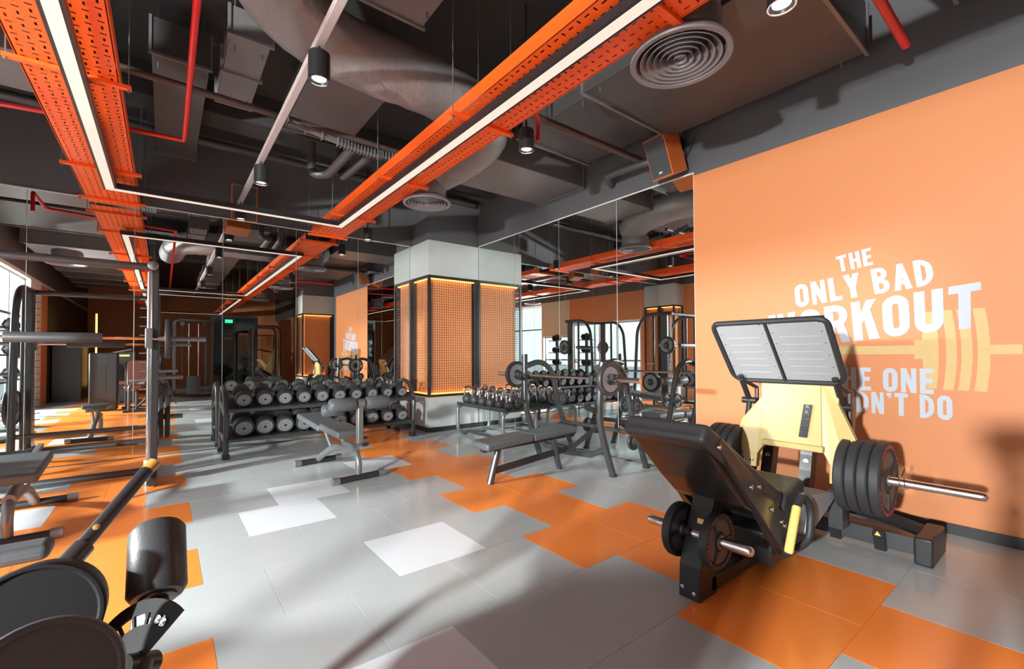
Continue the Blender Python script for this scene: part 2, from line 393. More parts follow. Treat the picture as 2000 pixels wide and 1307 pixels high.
def word(txt, TL, TR, BR, BL, gap=.11):
    tot = sum(LET[c][0] for c in txt)+gap*(len(txt)-1); x = 0
    for c in txt:
        wd, polys = LET[c]
        if polys:
            g = G()
            for kk, pl in enumerate(polys):
                P = []
                for (a, b) in pl:
                    s = (x+a)/tot
                    y_ = lerp(lerp(BL[0], BR[0], s), lerp(TL[0], TR[0], s), b); z_ = lerp(lerp(BL[1], BR[1], s), lerp(TL[1], TR[1], s), b)
                    P.append((XR-.0085-.00015*(kk%9), y_, z_))
                g.prism(P, (.002, 0, 0))
            obj('letter', g, 'white', wr, smooth=False)
        x += wd+gap
# barbell art first, the words lie on it
def art(P, dx=0): return G().prism([(XR-.0062-dx, y, z) for y, z in P], (.0025, 0, 0))
def band(y0a, y1a, bulge, z0, z1, n=8):  # two curved sides
    L = [(y0a-bulge*(1-(2*k/n-1)**2), z0+(z1-z0)*k/n) for k in range(n+1)]
    Rr = [(y1a-bulge*(1-(2*k/n-1)**2), z0+(z1-z0)*k/n) for k in range(n+1)]
    g = G()
    for k in range(n): g.prism([(XR-.0062, *L[k]), (XR-.0062, *Rr[k]), (XR-.0062, *Rr[k+1]), (XR-.0062, *L[k+1])], (.0025, 0, 0))
    return g
obj('painted_bar', art([(1.72,1.27),(.79,1.27),(.79,1.335),(1.72,1.335)]), 'yart', wr, smooth=False)
obj('painted_collar', art([(.802,1.235),(.75,1.235),(.75,1.375),(.802,1.375)], .0004), 'yart', wr, smooth=False)
g = G()
n = 10
for k in range(n):
    f0, f1 = k/n, (k+1)/n; e = lambda f: (.735+.025*(1-(2*f-1)**2), 1.02+.56*f); i_ = lambda f: (.685-.015*(1-(2*f-1)**2), 1.02+.56*f)
    g.prism([(XR-.0062, *e(f0)), (XR-.0062, *i_(f0)), (XR-.0062, *i_(f1)), (XR-.0062, *e(f1))], (.0025, 0, 0))
obj('painted_disc', g, 'yart', wr, smooth=False)
for (a, b) in ((.652, .598), (.575, .52), (.495, .435)): obj('painted_disc', band(a, b, .022, 1.015, 1.585), 'yart', wr, smooth=False)
obj('painted_sleeve', art([(.43,1.27),(.27,1.27),(.27,1.333),(.43,1.333)], .0004), 'yart', wr, smooth=False)
word('THE', (1.285,2.08),(1.05,2.115),(1.035,1.975),(1.265,1.948))
word('ONLY', (1.60,1.88),(1.13,1.928),(1.105,1.735),(1.585,1.68))
word('BAD', (1.055,1.94),(.70,1.975),(.68,1.775),(1.03,1.74))
word('WORKOUT', (1.82,1.625),(.45,1.765),(.455,1.455),(1.78,1.31), gap=.09)
word('THE ONE', (1.355,1.165),(.70,1.165),(.70,.98),(1.355,.985))
word("YOU DIDN'T DO", (1.64,.975),(.605,.975),(.605,.80),(1.64,.815))

# ================================================================== CEILING SERVICES
def tray(xc, w_, y0, y1, z, lab, brs):
    t_ = thing('cable_tray', lab, 'cable tray', (xc, (y0+y1)/2, z), 'orange cable trays')
    cell = .06; nx = round((w_-.02)/cell); cw = (w_-.02)/nx; ny = int((y1-y0)/cell); g = G(); vs = []; fs = []
    for j in range(ny):
        for i in range(nx):
            x = xc-w_/2+.01+(i+.5)*cw; y = y0+(j+.5)*cell
            hx, hy = (.0055, .016) if (i+j) % 2 else (.015, .0055)
            n = len(vs); a, b = cw/2, cell/2
            vs += [(x-a,y-b,z),(x+a,y-b,z),(x+a,y+b,z),(x-a,y+b,z),(x-hx,y-hy,z),(x+hx,y-hy,z),(x+hx,y+hy,z),(x-hx,y+hy,z)]
            fs += [(n,n+1,n+5,n+4),(n+1,n+2,n+6,n+5),(n+2,n+3,n+7,n+6),(n+3,n,n+4,n+7)]
    g.add(vs, fs); obj('perforated_base', g, 'tray', t_, smooth=False)
    for s in (-1, 1):
        x = xc+s*w_/2; obj('side_flange', G().box(x-.0015, x+.0015, y0, y0+ny*cell, z-.002, z+.1).box(x-(.018 if s>0 else 0), x+(.018 if s<0 else 0), y0, y0+ny*cell, z+.097, z+.1), 'tray', t_, smooth=False)
    for y in brs:
        b = obj('bracket', G().box(xc-w_/2-.06, xc+w_/2+.06, y-.02, y+.02, z-.026, z-.0225).box(xc-w_/2-.06, xc+w_/2+.06, y-.02, y-.017, z-.022, z-.002).box(xc-w_/2-.06, xc+w_/2+.06, y+.017, y+.02, z-.022, z-.002), 'tray', t_, smooth=False)
        for s in (-1, 1):
            x = xc+s*(w_/2+.045)
            obj('hanger_rod', G().cyl((x, y, z-.04), (x, y, ZC), .004, 6).cyl((x, y, z-.04), (x, y, z-.022), .01, 6), 'mgrey', t_)
    return t_
tray(-.49, .48, -9.5, 7.3, 3.13, 'wide orange perforated cable tray on the left, running into the back mirror', [7.05, 5.9, 4.0, 2.1, .2, -1.7, -3.6, -5.5, -7.4])
tray(1.975, .46, -9.5, 7.19, 3.108, 'orange perforated cable tray running from upper right toward the caged column', [7.13, 5.95, 4.4, 2.9, 1.35, -.2, -1.8, -3.6, -5.5, -7.4])
def loop(x0, x1, y0, y1, z, lab):
    t_ = thing('linear_light', lab, 'light', ((x0+x1)/2, (y0+y1)/2, z), 'rectangular linear light frames'); h = .058; ww = .055
    for (a, b, c, d) in ((x0-ww, x0+ww, y0-ww, y1+ww), (x1-ww, x1+ww, y0-ww, y1+ww), (x0+ww, x1-ww, y1-ww, y1+ww), (x0+ww, x1-ww, y0-ww, y0+ww)):
        ho = obj('housing', G().box(a, b, c, d, z, z+h), 'blk', t_, smooth=False)
        e = .02
        aa, bb, cc, dd = a+e, b-e, c+e, d-e
        if a > x0 and b < x1: aa, bb = a-e-.001, b+e+.001
        obj('diffuser_strip', G().box(aa, bb, cc, dd, z-.003, z+.003), 'led', t_, smooth=False)
    for x in (x0, x1):
        for y in (y0+.4, (y0+y1)/2, y1-.3):
            obj('suspension_wire', G().cyl((x+.05, y, z+h), (x+.05, y, ZC), .002, 5), 'mgrey', t_)
loop(-.455, 1.875, -.42, 6.21, 3.02, 'long rectangular light frame overhead whose near bar crosses between the trays')
loop(-.455, 1.875, -8.2, -1.5, 3.02, 'second light frame farther off, seen only in the back mirror')

def spot(x, y, zb, lab):
    t_ = thing('spotlight', lab, 'spotlight', (x, y, zb), 'cylindrical ceiling spotlights')
    obj('housing', G().lathe((x, y, zb), (0,0,1), [(.001,.024),(.05,.024),(.058,0),(.066,0),(.066,.17),(.06,.176),(.001,.176)], 24), 'blk', t_)
    obj('lens', G().lathe((x, y, zb+.012), (0,0,1), [(.001,0),(.044,0),(.044,.008),(.001,.008)], 20), 'lens', t_)
    obj('rim', G().lathe((x, y, zb), (0,0,1), [(.058,.004),(.058,-.003),(.066,-.003),(.066,.004),(.058,.004)], 24), 'chrome', t_)
    obj('stem', G().cyl((x, y, zb+.176), (x, y, zb+.22 if x < 1.5 else ZC), .008, 8), 'blk', t_)
for y, l in ((.6, 'spotlight on the grey track nearest the camera, over the middle of the room'), (2.99, 'black spotlight hung from the grey square track at upper centre-left'), (5.16, 'black spotlight on the grey track, in front of the back wall speaker pair'), (6.69, 'spotlight at the far end of the grey track, over the light frame bar')): spot(.77, y, 3.04, l)
for y, l in ((.92, 'spotlight cut by the top edge of the photo, right of the round diffuser'), (2.93, 'black pendant spotlight between the orange tray and the red sprinkler drop'), (6.72, 'small pendant spotlight left of the column, close to the back mirror')): spot(2.44, y, 3.03, l)
tag(obj('light_track', G().box(.745, .795, -4, 6.95, 3.26, 3.31), 'pink', at=(.77, 2, 3.26), bev=.003), 'pinkish grey square track carrying the spotlights across the ceiling', 'light track')

def diffuser(x, y, z, R, lab):
    t_ = thing('air_diffuser', lab, 'air vent', (x, y, z), 'round ceiling air diffusers')
    obj('outer_cone', G().lathe((x,y,z), (0,0,1), [(R*.88,.0),(R*.98,-.004),(R,.006),(R*.97,.03),(R*.84,.07),(R*.80,.07),(R*.86,.012),(R*.88,0)], 48), 'diffg', t_)
    for k, f in enumerate((.775, .645, .515, .385, .255, .125)):
        obj('cone_ring', G().lathe((x,y,z), (0,0,1), [(R*f*.82,.05),(R*f,.004),(R*f*1.03,.0),(R*f*1.03,.006),(R*f*.87,.052),(R*f*.82,.05)], 40), 'diffg', t_)
    obj('centre_cap', G().lathe((x,y,z+.02), (0,0,1), [(.001,0),(R*.07,0),(R*.06,.02),(.001,.02)], 16), 'diffg', t_)
    obj('plenum_neck', G().lathe((x,y,z+.06), (0,0,1), [(R*.8,0),(R*.8,.16),(R*.7,.2),(.001,.2)], 32, False), 'foil', t_)
diffuser(2.455, 1.49, 3.06, .295, 'large round air diffuser at upper right, right of the orange tray')
diffuser(2.44, 4.77, 3.06, .28, 'round air diffuser above the caged column')
diffuser(2.44, -1.9, 3.06, .3, 'round air diffuser seen only in the mirrors, farther behind')
diffuser(-1.5, 2.6, 3.06, .3, 'round air diffuser over the left side, seen in the back mirror at far left')

def T(name, pts, r, m, lab, cat, seg=12, group=None, b=.1):
    P = bend(pts, b) if b else pts
    return tag(obj(name, G().tube(P, r, seg), m, at=P[0]), lab, cat, group)
def crumple(o, s=.012):
    me = o.data
    for v in me.vertices: v.co += V((random.uniform(-s,s), random.uniform(-s,s), random.uniform(-s,s)))
P = bend([(.12, 1.2, 3.72), (.22, 2.75, 3.70), (.75, 3.46, 3.62), (2.15, 3.46, 3.6), (2.68, 3.75, 3.58), (2.66, 4.5, 3.5), (2.46, 4.8, 3.42)], .5, 7)
Pd = []
for a_, b_ in zip(P[:-1], P[1:]):
    n_ = max(1, int((b_-a_).length/.1)); Pd += [a_.lerp(b_, k/n_) for k in range(n_)]
Pd.append(P[-1])
dd = obj('flexible_duct', G().tube(Pd, .235, 28), 'foil', at=(1.4, 3.46, 3.6)); crumple(dd, .008)
tag(dd, 'fat grey insulated round duct curving across the upper ceiling', 'air duct')
dd = obj('duct_drop', G().tube([(2.44, 4.79, 3.27), (2.44, 4.79, 3.5)], .2, 24), 'foil', at=(2.44, 4.79, 3.27)); tag(dd, 'short round duct drop onto the diffuser above the column', 'air duct')
dd = obj('duct_drop', G().tube([(2.43, 1.47, 3.27), (2.43, 1.47, 3.75)], .22, 24), 'foil', at=(2.43, 1.47, 3.27)); tag(dd, 'short round duct drop behind the large upper right diffuser', 'air duct')
def rduct(x0, x1, y0, y1, z0, z1, lab, m='duct', along='y', flg=1.2):
    t_ = thing('rectangular_duct', lab, 'air duct', ((x0+x1)/2, (y0+y1)/2, z0), 'rectangular ceiling ducts')
    obj('sheet_casing', G().box(x0, x1, y0, y1, z0, z1), m, t_, bev=.006, smooth=False)
    if along == 'y':
        n = max(1, int((y1-y0)/flg))
        for k in range(n+1):
            y = y0+(y1-y0)*k/n; obj('joint_flange', G().box(x0-.02, x1+.02, y-.012, y+.012, z0-.02, z0+.004).box(x0-.02, x0, y-.012, y+.012, z0, z1).box(x1, x1+.02, y-.012, y+.012, z0, z1), 'ductl', t_, smooth=False)
    else:
        n = max(1, int((x1-x0)/flg))
        for k in range(n+1):
            x = x0+(x1-x0)*k/n; obj('joint_flange', G().box(x-.012, x+.012, y0-.02, y1+.02, z0-.02, z0+.004).box(x-.012, x+.012, y0-.02, y0, z0, z1).box(x-.012, x+.012, y1, y1+.02, z0, z1), 'ductl', t_, smooth=False)
    for (x, y) in ((x0+.04, y0+.15), (x1-.04, y0+.15), (x0+.04, y1-.15), (x1-.04, y1-.15)):
        obj('hanger_rod', G().cyl((x, y, z0-.05), (x, y, ZC), .005, 6), 'mgrey', t_)
rduct(.95, 1.5, -5, 3.0, 3.72, 4.1, 'long rectangular duct overhead left of the orange tray, cut by the top edge', 'ductl')
rduct(.97, 1.62, 3.85, 5.1, 3.66, 4.0, 'short rectangular duct behind the fat round duct, over the light track', 'ductl')
rduct(.36, .62, 3.72, 4.8, 3.6, 3.8, 'narrow small duct left of the spotlight track', 'ductl', flg=.5)
rduct(2.82, 4.12, .98, 2.62, 3.52, 3.9, 'broad flat duct over the lettered orange wall at upper right', 'duct')
rduct(3.0, 4.1, 2.68, 3.75, 3.62, 3.95, 'broad duct between the diffusers, over the bench press', 'duct')
rduct(2.9, 4.4, 4.1, 5.0, 3.5, 3.85, 'rectangular duct crossing to the right wall above the mirror', 'ductl', 'x')
rduct(-2.4, -.85, 5.0, 5.7, 3.62, 4.0, 'wide duct at far left beyond the left orange tray', 'ductl', 'x')
rduct(-2.4, -.9, 2.6, 4.5, 3.7, 4.05, 'broad duct in the upper left corner of the ceiling', 'duct')
rduct(-.1, .3, 4.7, 7.0, 3.8, 4.1, 'dark duct running to the back wall right of the left tray', 'duct')
rduct(2.8, 4.1, -6, .5, 3.6, 4.0, 'long duct behind the camera, seen in the back mirror', 'duct')
rduct(-2.3, -.9, -6, 1.5, 3.6, 4.0, 'long light duct over the window side, seen in the mirrors', 'ductl')
# beams
for (a, b, y0, y1) in ((XL, XR, 5.85, 6.25), (XL, XR, -1.5, -1.0), (XL, XR, 2.0, 2.25)):
    struct('beam', G().box(a, b, y0, y1, 4.0 if y0 < 5 else 3.95, ZC), 'ceil', smooth=False)
T('ceiling_pipe', [(-.35, 4.35, 3.42), (2.0, 4.45, 3.42)], .028, 'brown', 'thin brown pipe crossing the ceiling behind the red pipe', 'pipe', group='dark ceiling pipes')
T('ceiling_pipe', [(2.35, 3.05, 3.44), (4.2, 3.05, 3.44)], .035, 'brown', 'brown pipe running right toward the wall behind the speaker', 'pipe', group='dark ceiling pipes')
T('wall_pipe', [(4.36, 2.6, 3.40), (4.2, 3.0, 3.40), (4.15, 3.5, 3.40), (4.36, 3.6, 3.38)], .045, 'duct', 'stub of grey pipe left of the corner speaker on the right wall', 'pipe')
T('ceiling_pipe', [(1.53, 4.62, 3.42), (1.52, 5.5, 3.42), (1.36, 5.6, 3.42), (1.36, 5.6, 3.8)], .05, 'duct', 'left one of two short fat pipes under the ceiling by the orange tray', 'pipe', group='dark ceiling pipes', b=.08)
T('ceiling_pipe', [(1.73, 4.66, 3.42), (1.69, 5.5, 3.42), (1.69, 5.6, 3.8)], .05, 'duct', 'right one of two short fat pipes under the ceiling by the orange tray', 'pipe', group='dark ceiling pipes', b=.08)
T('ceiling_pipe', [(-2.3, 6.6, 3.9), (4.3, 6.6, 3.9)], .05, 'duct', 'dark pipe along the back wall under the slab', 'pipe', group='dark ceiling pipes')
g = G()
cp = bend([(.85, 4.30, 3.33), (1.5, 4.42, 3.30), (1.95, 4.38, 3.30), (2.2, 3.9, 3.30)], .2)
for k in range(4): g.tube([p+V((.02*(k%2), .02*(k//2), .015*k)) for p in cp], .009, 6)
for i in range(len(cp)-1):
    for q in range(3): p = cp[i].lerp(cp[i+1], q/3); g.box(p.x-.004, p.x+.004, p.y-.02, p.y+.045, p.z-.016, p.z+.06)
tag(obj('cable_bundle', g, 'mgrey', at=(1.5, 4.6, 3.4)), 'bundle of tied cables sagging below the ceiling ducts', 'cable')
T('sprinkler_pipe', [(.13, -3, 3.37), (.14, 5.35, 3.37), (-.75, 5.46, 3.39), (-1.35, 5.6, 3.40), (-1.35, 6.4, 3.4), (-1.35, 6.4, 3.15)], .021, 'red', 'bright red sprinkler pipe right of the left orange tray', 'pipe', group='red sprinkler pipes', b=.04)
T('sprinkler_pipe', [(2.15, 2.7, 3.36), (2.5, 2.86, 3.33), (2.56, 2.92, 3.30), (2.56, 2.92, 3.14)], .02, 'red', 'short red sprinkler drop beside the pendant spotlight at upper centre', 'pipe', group='red sprinkler pipes', b=.05)
T('sprinkler_pipe', [(2.9, .74, 3.42), (4.02, .74, 3.40)], .028, 'red', 'red pipe end at the top right edge above the orange wall', 'pipe', group='red sprinkler pipes', b=0)
T('sprinkler_pipe', [(2.2, -.6, 3.4), (4.4, -.6, 3.4)], .02, 'red', 'red sprinkler pipe over the far column, seen in the back mirror', 'pipe', group='red sprinkler pipes', b=0)

def speaker(loc, fdir, upv, w_, h_, d_, lab):
    t_ = thing('wall_speaker', lab, 'speaker', loc, 'wooden wall speakers')
    f = V(fdir).normalized(); u = V(upv); u = (u-f*u.dot(f)).normalized(); r_ = f.cross(u); c = V(loc)
    obj('cabinet', G().obox(c, f*d_/2, u*h_/2, r_*w_/2), 'wood', t_, bev=.004, smooth=False)
    obj('grille', G().obox(c+f*(d_/2+.004), f*.006, u*(h_/2-.014), r_*(w_/2-.014)), 'grille', t_, bev=.003, smooth=False)
    obj('badge', G().obox(c+f*(d_/2+.011)-u*(h_*.36), f*.002, u*.01, r_*.02), 'white', t_, smooth=False)
    return t_, c, f
s1, c, f = speaker((4.17, 2.72, 3.37), (-.93, .12, -.38), (-.28, .02, 1), .27, .42, .24, 'wooden speaker with grey grille tilted down from the right wall above the mirror')
obj('mount_bracket', G().tube([c-f*.1, V((4.40, 2.74, 3.50))], .018, 8).box(4.39, 4.42, 2.66, 2.82, 3.4, 3.6), 'blk', s1)
obj('speaker_cable', G().tube(bend([c-f*.11+V((0,0,.05)), V((4.38, 2.62, 3.35)), V((4.39, 2.5, 3.55))], .06), .004, 6), 'blk', s1)
s2, c, f = speaker((.84, 6.95, 3.33), (-.1, -1, -.3), (0, 0, 1), .30, .46, .24, 'wooden speaker over the back mirror, partly behind the light frame bar')
obj('mount_bracket', G().tube([c-f*.1, V((.84, 7.36, 3.45))], .018, 8).box(.76, .92, 7.33, 7.365, 3.36, 3.54), 'blk', s2)

# ================================================================== DUMBBELLS AND RACK
def dumbbell(r, L):
    t_ = thing('dumbbell', '', 'dumbbell')
    for s in (-1, 1):
        hd = obj('head', G().lathe((0,0,0), (0,0,s), [(.001,.062),(r*.8,.062),(r,.075),(r,L/2-.012),(r*.9,L/2),(r*.82,L/2),(r*.8,L/2-.004),(.001,L/2-.004)], 22), 'rub', t_)
        obj('end_disc', G().lathe((0,0,0), (0,0,s), [(.001,L/2-.001),(r*.35,L/2-.001),(r*.36,L/2+.001),(r*.74,L/2+.001),(r*.78,L/2-.004)], 22, False), 'irong', hd)
        obj('end_ring', G().lathe((0,0,0), (0,0,s), [(r*.50,L/2+.001),(r*.50,L/2+.003),(r*.54,L/2+.003),(r*.54,L/2+.001)], 22, False), 'rubg', hd)
        obj('end_boss', G().lathe((0,0,0), (0,0,s), [(.001,L/2+.004),(r*.15,L/2+.004),(r*.17,L/2)], 12, False), 'rub', hd)
    obj('handle', G().cyl((0,0,-.064), (0,0,.064), .016, 12), 'chrome', t_)
    return t_
ORD = ['leftmost', 'second from left', 'third from left', 'fourth from left', 'fifth from left', 'sixth from left', 'seventh from left', 'eighth from left', 'ninth from left', 'rightmost']
rk = thing('dumbbell_rack', 'dark two-tier dumbbell rack standing along the back mirror', 'rack', (1.85, 6.85, 0))
x0r, x1r = .61, 3.10
for x in (x0r, x1r):
    g = G().tube(bend([(x, 6.56, .0), (x, 6.50, .55), (x, 6.62, .80), (x, 6.98, .90), (x, 7.12, .45), (x, 7.16, .0)], .14, 5), .032, 10)
    obj('end_frame', g, 'dgrey', rk)
    obj('end_brace', G().tube([(x, 6.56, .2), (x, 7.14, .26)], .024, 8).tube([(x, 6.53, .5), (x, 7.06, .68)], .024, 8), 'dgrey', rk)
    obj('rubber_foot', G().box(x-.04, x+.04, 6.51, 6.62, 0, .06).box(x-.04, x+.04, 7.11, 7.21, 0, .06), 'rub', rk, bev=.008)
tn = V((0, .94, .34))
def shelf(z0, y0, dep):
    a = V((x0r+.02, y0, z0)); d = tn.normalized()
    for off in (0, dep):
        p = a+d*off
        obj('shelf_rail', G().obox(p+V(((x1r-x0r)/2-.02, 0, 0)), V(((x1r-x0r)/2-.02, 0, 0)), d*.022, V((0, -.34, .94))*.022), 'dgrey', rk, bev=.004, smooth=False)
    obj('shelf_tray', G().obox(a+d*dep/2+V(((x1r-x0r)/2-.02, 0, -.01)), V(((x1r-x0r)/2-.02, 0, 0)), d*dep/2, V((0, -.34, .94))*.006), 'blk', rk, smooth=False)
    for k in range(10):
        x = x0r+.2+k*.232
        for s in (-.045, .045): obj('saddle', G().obox(a+d*(dep/2)+V((x-x0r-.02+s, 0, .012)), V((.005, 0, 0)), d*(dep/2-.02), V((0, -.34, .94))*.014), 'rub', rk, smooth=False)
shelf(.60, 6.50, .34); shelf(.235, 6.50, .36)
TX = [458, 505, 541, 581, 617, 650, 680, 712, 744, 771]
for row in (0, 1):
    for k in range(10):
        if row == 0: r = .098-.0022*k; X = .80+k*.2355; zc = .60+r+.075
        else: r = .118-.0032*k; X = .80+k*.2355; zc = .235+r+.075
        L = .33-.004*k if row == 0 else .36-.004*k
        d_ = dumbbell(r, L)
        c_ = V((X, 6.50+.17, zc)) 
        d_.matrix_world = frame(c_, (1, 0, 0), tn)
        d_['label'] = 'black dumbbell with grey end disc, %s on the rack\'s %s tier' % (ORD[k], ('upper', 'lower')[row])
        d_['group'] = 'dumbbells on the rack'

# ================================================================== ADJUSTABLE BENCHES (with leg rollers)
def roller(parent, a, b, r, name='roller_pad', m='vgrey'):
    a, b = V(a), V(b); L = (b-a).length
    o = obj(name, G().lathe(a, b-a, [(.001,0),(r*.8,0),(r,.018),(r,L-.018),(r*.8,L),(.001,L)], 22), m, parent)
    d = (b-a).normalized()
    obj('end_cap', G().lathe(a, -d, [(r*.55,0),(r*.5,.006),(.001,.006)], 16).lathe(b, d, [(r*.55,0),(r*.5,.006),(.001,.006)], 16), 'mgrey', o)
def adj_bench(ox, oy, rot, lab, rollers=True):
    """local: x width, +y away from the roller end, origin under the front foot"""
    t_ = thing('adjustable_bench', lab, 'bench', (0, 0, 0), 'adjustable benches with leg rollers')
    obj('front_foot', G().tube([(-.27,0,.035),(.27,0,.035)], .032, 12), 'blk', t_)
    for s in (-1, 1): obj('foot_cap', G().tube([(s*.21,0,.036),(s*.275,0,.036)], .038, 14), 'mgrey', t_)
    obj('front_leg', G().tube(bend([(0,.02,.06),(0,-.0,.2),(0,.12,.33),(0,.34,.34)], .12, 5), .032, 12), 'mgrey', t_)
    obj('main_beam', G().tube(bend([(0,.06,.30),(0,.6,.27),(0,.98,.09),(0,1.05,.045)], .18, 5), .036, 12), 'mgrey', t_)
    obj('rear_foot', G().tube([(-.26,1.05,.035),(.26,1.05,.035)], .032, 12), 'blk', t_)
    for s in (-1, 1): obj('foot_cap', G().tube([(s*.2,1.05,.036),(s*.27,1.05,.036)], .038, 14), 'mgrey', t_)
    if rollers:
        obj('roller_post', G().obox((0, -.01, .59), (.03, 0, 0), (0, .03, 0), (0, 0, .21)), 'mgrey', t_, bev=.01)
        obj('adjust_knob', G().cyl((.03,-.01,.36), (.09,-.01,.36), .02, 12), 'blk', t_); obj('adjust_knob', G().cyl((.03,-.01,.43), (.08,-.01,.43), .016, 12), 'blk', t_)
        obj('roller_axle', G().cyl((-.33,-.02,.79), (.33,-.02,.79), .013, 10).cyl((-.33,.1,.73), (0.05,.1,.73), .012, 10), 'mgrey', t_)
        obj('roller_hub', G().cyl((-.035,-.02,.79), (.035,-.02,.79), .045, 16), 'mgrey', t_)
        roller(t_, (-.31,-.02,.79), (-.06,-.02,.79), .068); roller(t_, (.07,-.02,.79), (.31,-.02,.79), .068); roller(t_, (-.33,.1,.73), (-.12,.1,.73), .062)
    obj('seat_pad', G().obox((0, .42 if rollers else .32, .47), (.15, 0, 0), (0, .25 if rollers else .36, .02), (0, -.003, .035)), 'vgrey', t_, bev=.02, seg=3)
    obj('seat_shell', G().obox((0, .42, .43), (.12, 0, 0), (0, .22, .016), (0, 0, .008)), 'mgrey', t_, bev=.004)
    if rollers: obj('back_pad', G().obox((0, 1.03, .50), (.145, 0, 0), (0, .33, .04), (0, -.004, .033)), 'vgrey', t_, bev=.02, seg=3)
    obj('back_frame', G().obox((0, .95, .45), (.02, 0, 0), (0, .36, .035), (0, 0, .018)), 'mgrey', t_, bev=.004)
    obj('strut', G().tube([(0,.42,.43),(0,.34,.3)], .022, 10), 'mgrey', t_); obj('strut', G().tube([(.0,.9,.45),(0,.68,.24)], .018, 10), 'mgrey', t_)
    m_ = Matrix.Translation((ox, oy, 0)) @ Matrix.Rotation(rot, 4, 'Z'); t_.matrix_world = m_; return t_
adj_bench(1.585, 4.60, .12, 'low adjustable bench with grey foam rollers in front of the dumbbell rack')
adj_bench(-.83, 4.50, .03, 'adjustable bench at the left edge, standing in front of the smith machine', rollers=False)

# ================================================================== PLATES
def plate(r, th, m='iron', face='irong', print_=None, spokes=0, name='weight_plate'):
    t_ = thing(name, '', 'weight plate')
    obj('disc', G().lathe((0,0,0), (0,0,1), [(.026,-th/2+.006),(r*.30,-th/2),(r*.34,-th/2+.008),(r*.78,-th/2+.008),(r*.82,-th/2),(r*.97,-th/2),(r,-th/2+.008),(r,th/2-.008),(r*.97,th/2),(r*.82,th/2),(r*.78,th/2-.008),(r*.34,th/2-.008),(r*.30,th/2),(.026,th/2-.006),(.026,-th/2+.006)], 40), m, t_)
    for s in (-1, 1):
        g = G()
        g.lathe((0,0,s*(th/2-.0075)), (0,0,s), [(r*.36,0),(r*.36,.0015),(r*.76,.0015),(r*.76,0)], 40, False)
        if face: obj('face_ring', g, face, t_)
        if spokes:
            for k in range(spokes):
                a = 2*PI*k/spokes+.5; c, s_ = math.cos(a), math.sin(a)
                obj('spoke', G().obox((c*r*.56, s_*r*.56, s*(th/2-.006)), V((c, s_, 0))*r*.22, V((-s_, c, 0))*r*.07, (0,0,.0055)), m, t_, smooth=False)
        if print_:
            g = G()
            for k in range(34):
                if k % 17 > 11: continue
                a = 2*PI*k/34+.2; c, s_ = math.cos(a), math.sin(a)
                g.obox((c*r*.895, s_*r*.895, s*(th/2+.0006)), V((c, s_, 0))*r*.035, V((-s_, c, 0))*r*(.02+.012*(k%3)), (0,0,.0006))
            obj('raised_lettering', g, print_, t_, smooth=False)
    obj('bore_ring', G().lathe((0,0,0), (0,0,1), [(.0255,-th/2-.001),(.034,-th/2-.001),(.034,th/2+.001),(.0255,th/2+.001),(.0255,-th/2-.001)], 20), 'mgrey', t_)
    return t_
def put(t_, c, axis, lab, group, x=(0, 0, 1)):
    t_.matrix_world = frame(c, x, axis); t_['label'] = lab; t_['group'] = group; ORG[t_.name] = V(c)

# ================================================================== BENCH PRESS STATION
bp = thing('bench_press', 'dark tubular flat bench press station in front of the right mirror', 'weight bench', (3.4, 3.65, 0))
obj('front_leg', G().tube([(2.555, 3.66, 0), (2.66, 3.66, .34)], .034, 14), 'dgrey', bp)
obj('rear_leg', G().tube([(3.50, 3.66, 0), (3.40, 3.66, .36)], .034, 14), 'dgrey', bp)
obj('lower_beam', G().obox((3.1, 3.66, .165), (.53, 0, .045), (0, .018, 0), (-.003, 0, .032)), 'blk', bp, bev=.006)
obj('bench_rail', G().obox((3.02, 3.66, .355), (.56, 0, .01), (0, .03, 0), (0, 0, .022)), 'blk', bp, bev=.006)
def pad(name, c, ax, ay, az, m, par, bv=.022): return obj(name, G().obox(c, ax, ay, az), m, par, bev=bv, seg=3)
pad('seat_pad', (2.72, 3.66, .405), (.29, 0, .015), (0, .15, 0), (0, 0, .036), 'vgrey', bp)
pad('back_pad', (3.33, 3.66, .43), (.31, 0, .012), (0, .145, 0), (0, 0, .036), 'vgrey', bp)
obj('pad_plate', G().obox((2.72, 3.66, .365), (.25, 0, .013), (0, .12, 0), (0, 0, .004)).obox((3.33, 3.66, .39), (.27, 0, .011), (0, .12, 0), (0, 0, .004)), 'blk', bp)
for s, y in ((-1, 3.08), (1, 4.22)):
    obj('upright', G().tube(bend([(3.51, y+s*.05, 1.28 if s > 0 else 1.20), (3.48, y+s*.02, .70), (3.55, y, .45), (3.72, y, 0)], .18, 5), .036, 14), 'dgrey', bp)
    obj('rear_arch', G().tube(bend([(3.50, y, 1.14), (3.72, y, 1.20), (3.92, y, 1.08), (4.04, y, .6), (4.29, y, 0)], .15, 5), .034, 14), 'dgrey', bp)
    obj('bar_catch', G().obox((3.44, y, .985), (.06, 0, 0), (0, .022, 0), (0, 0, .02)).obox((3.40, y, 1.02), (.014, 0, .0), (0, .022, 0), (0, 0, .045)), 'blk', bp, bev=.004)
    obj('safety_catch', G().obox((3.36, y, .74), (.09, 0, -.04), (0, .02, 0), (.01, 0, .022)), 'rub', bp, bev=.004)
    obj('foot_pad', G().cyl((3.72, y, 0), (3.715, y, .02), .042, 14).cyl((4.29, y, 0), (4.285, y, .02), .042, 14), 'rub', bp)
obj('cross_tube', G().tube([(3.60, 3.08, .30), (3.62, 3.3, .20), (3.62, 3.66, .17), (3.62, 4.0, .20), (3.60, 4.22, .30)], .032, 12), 'dgrey', bp)
obj('cross_tube', G().tube([(4.13, 3.08, .40), (4.13, 4.22, .40)], .026, 12), 'dgrey', bp)
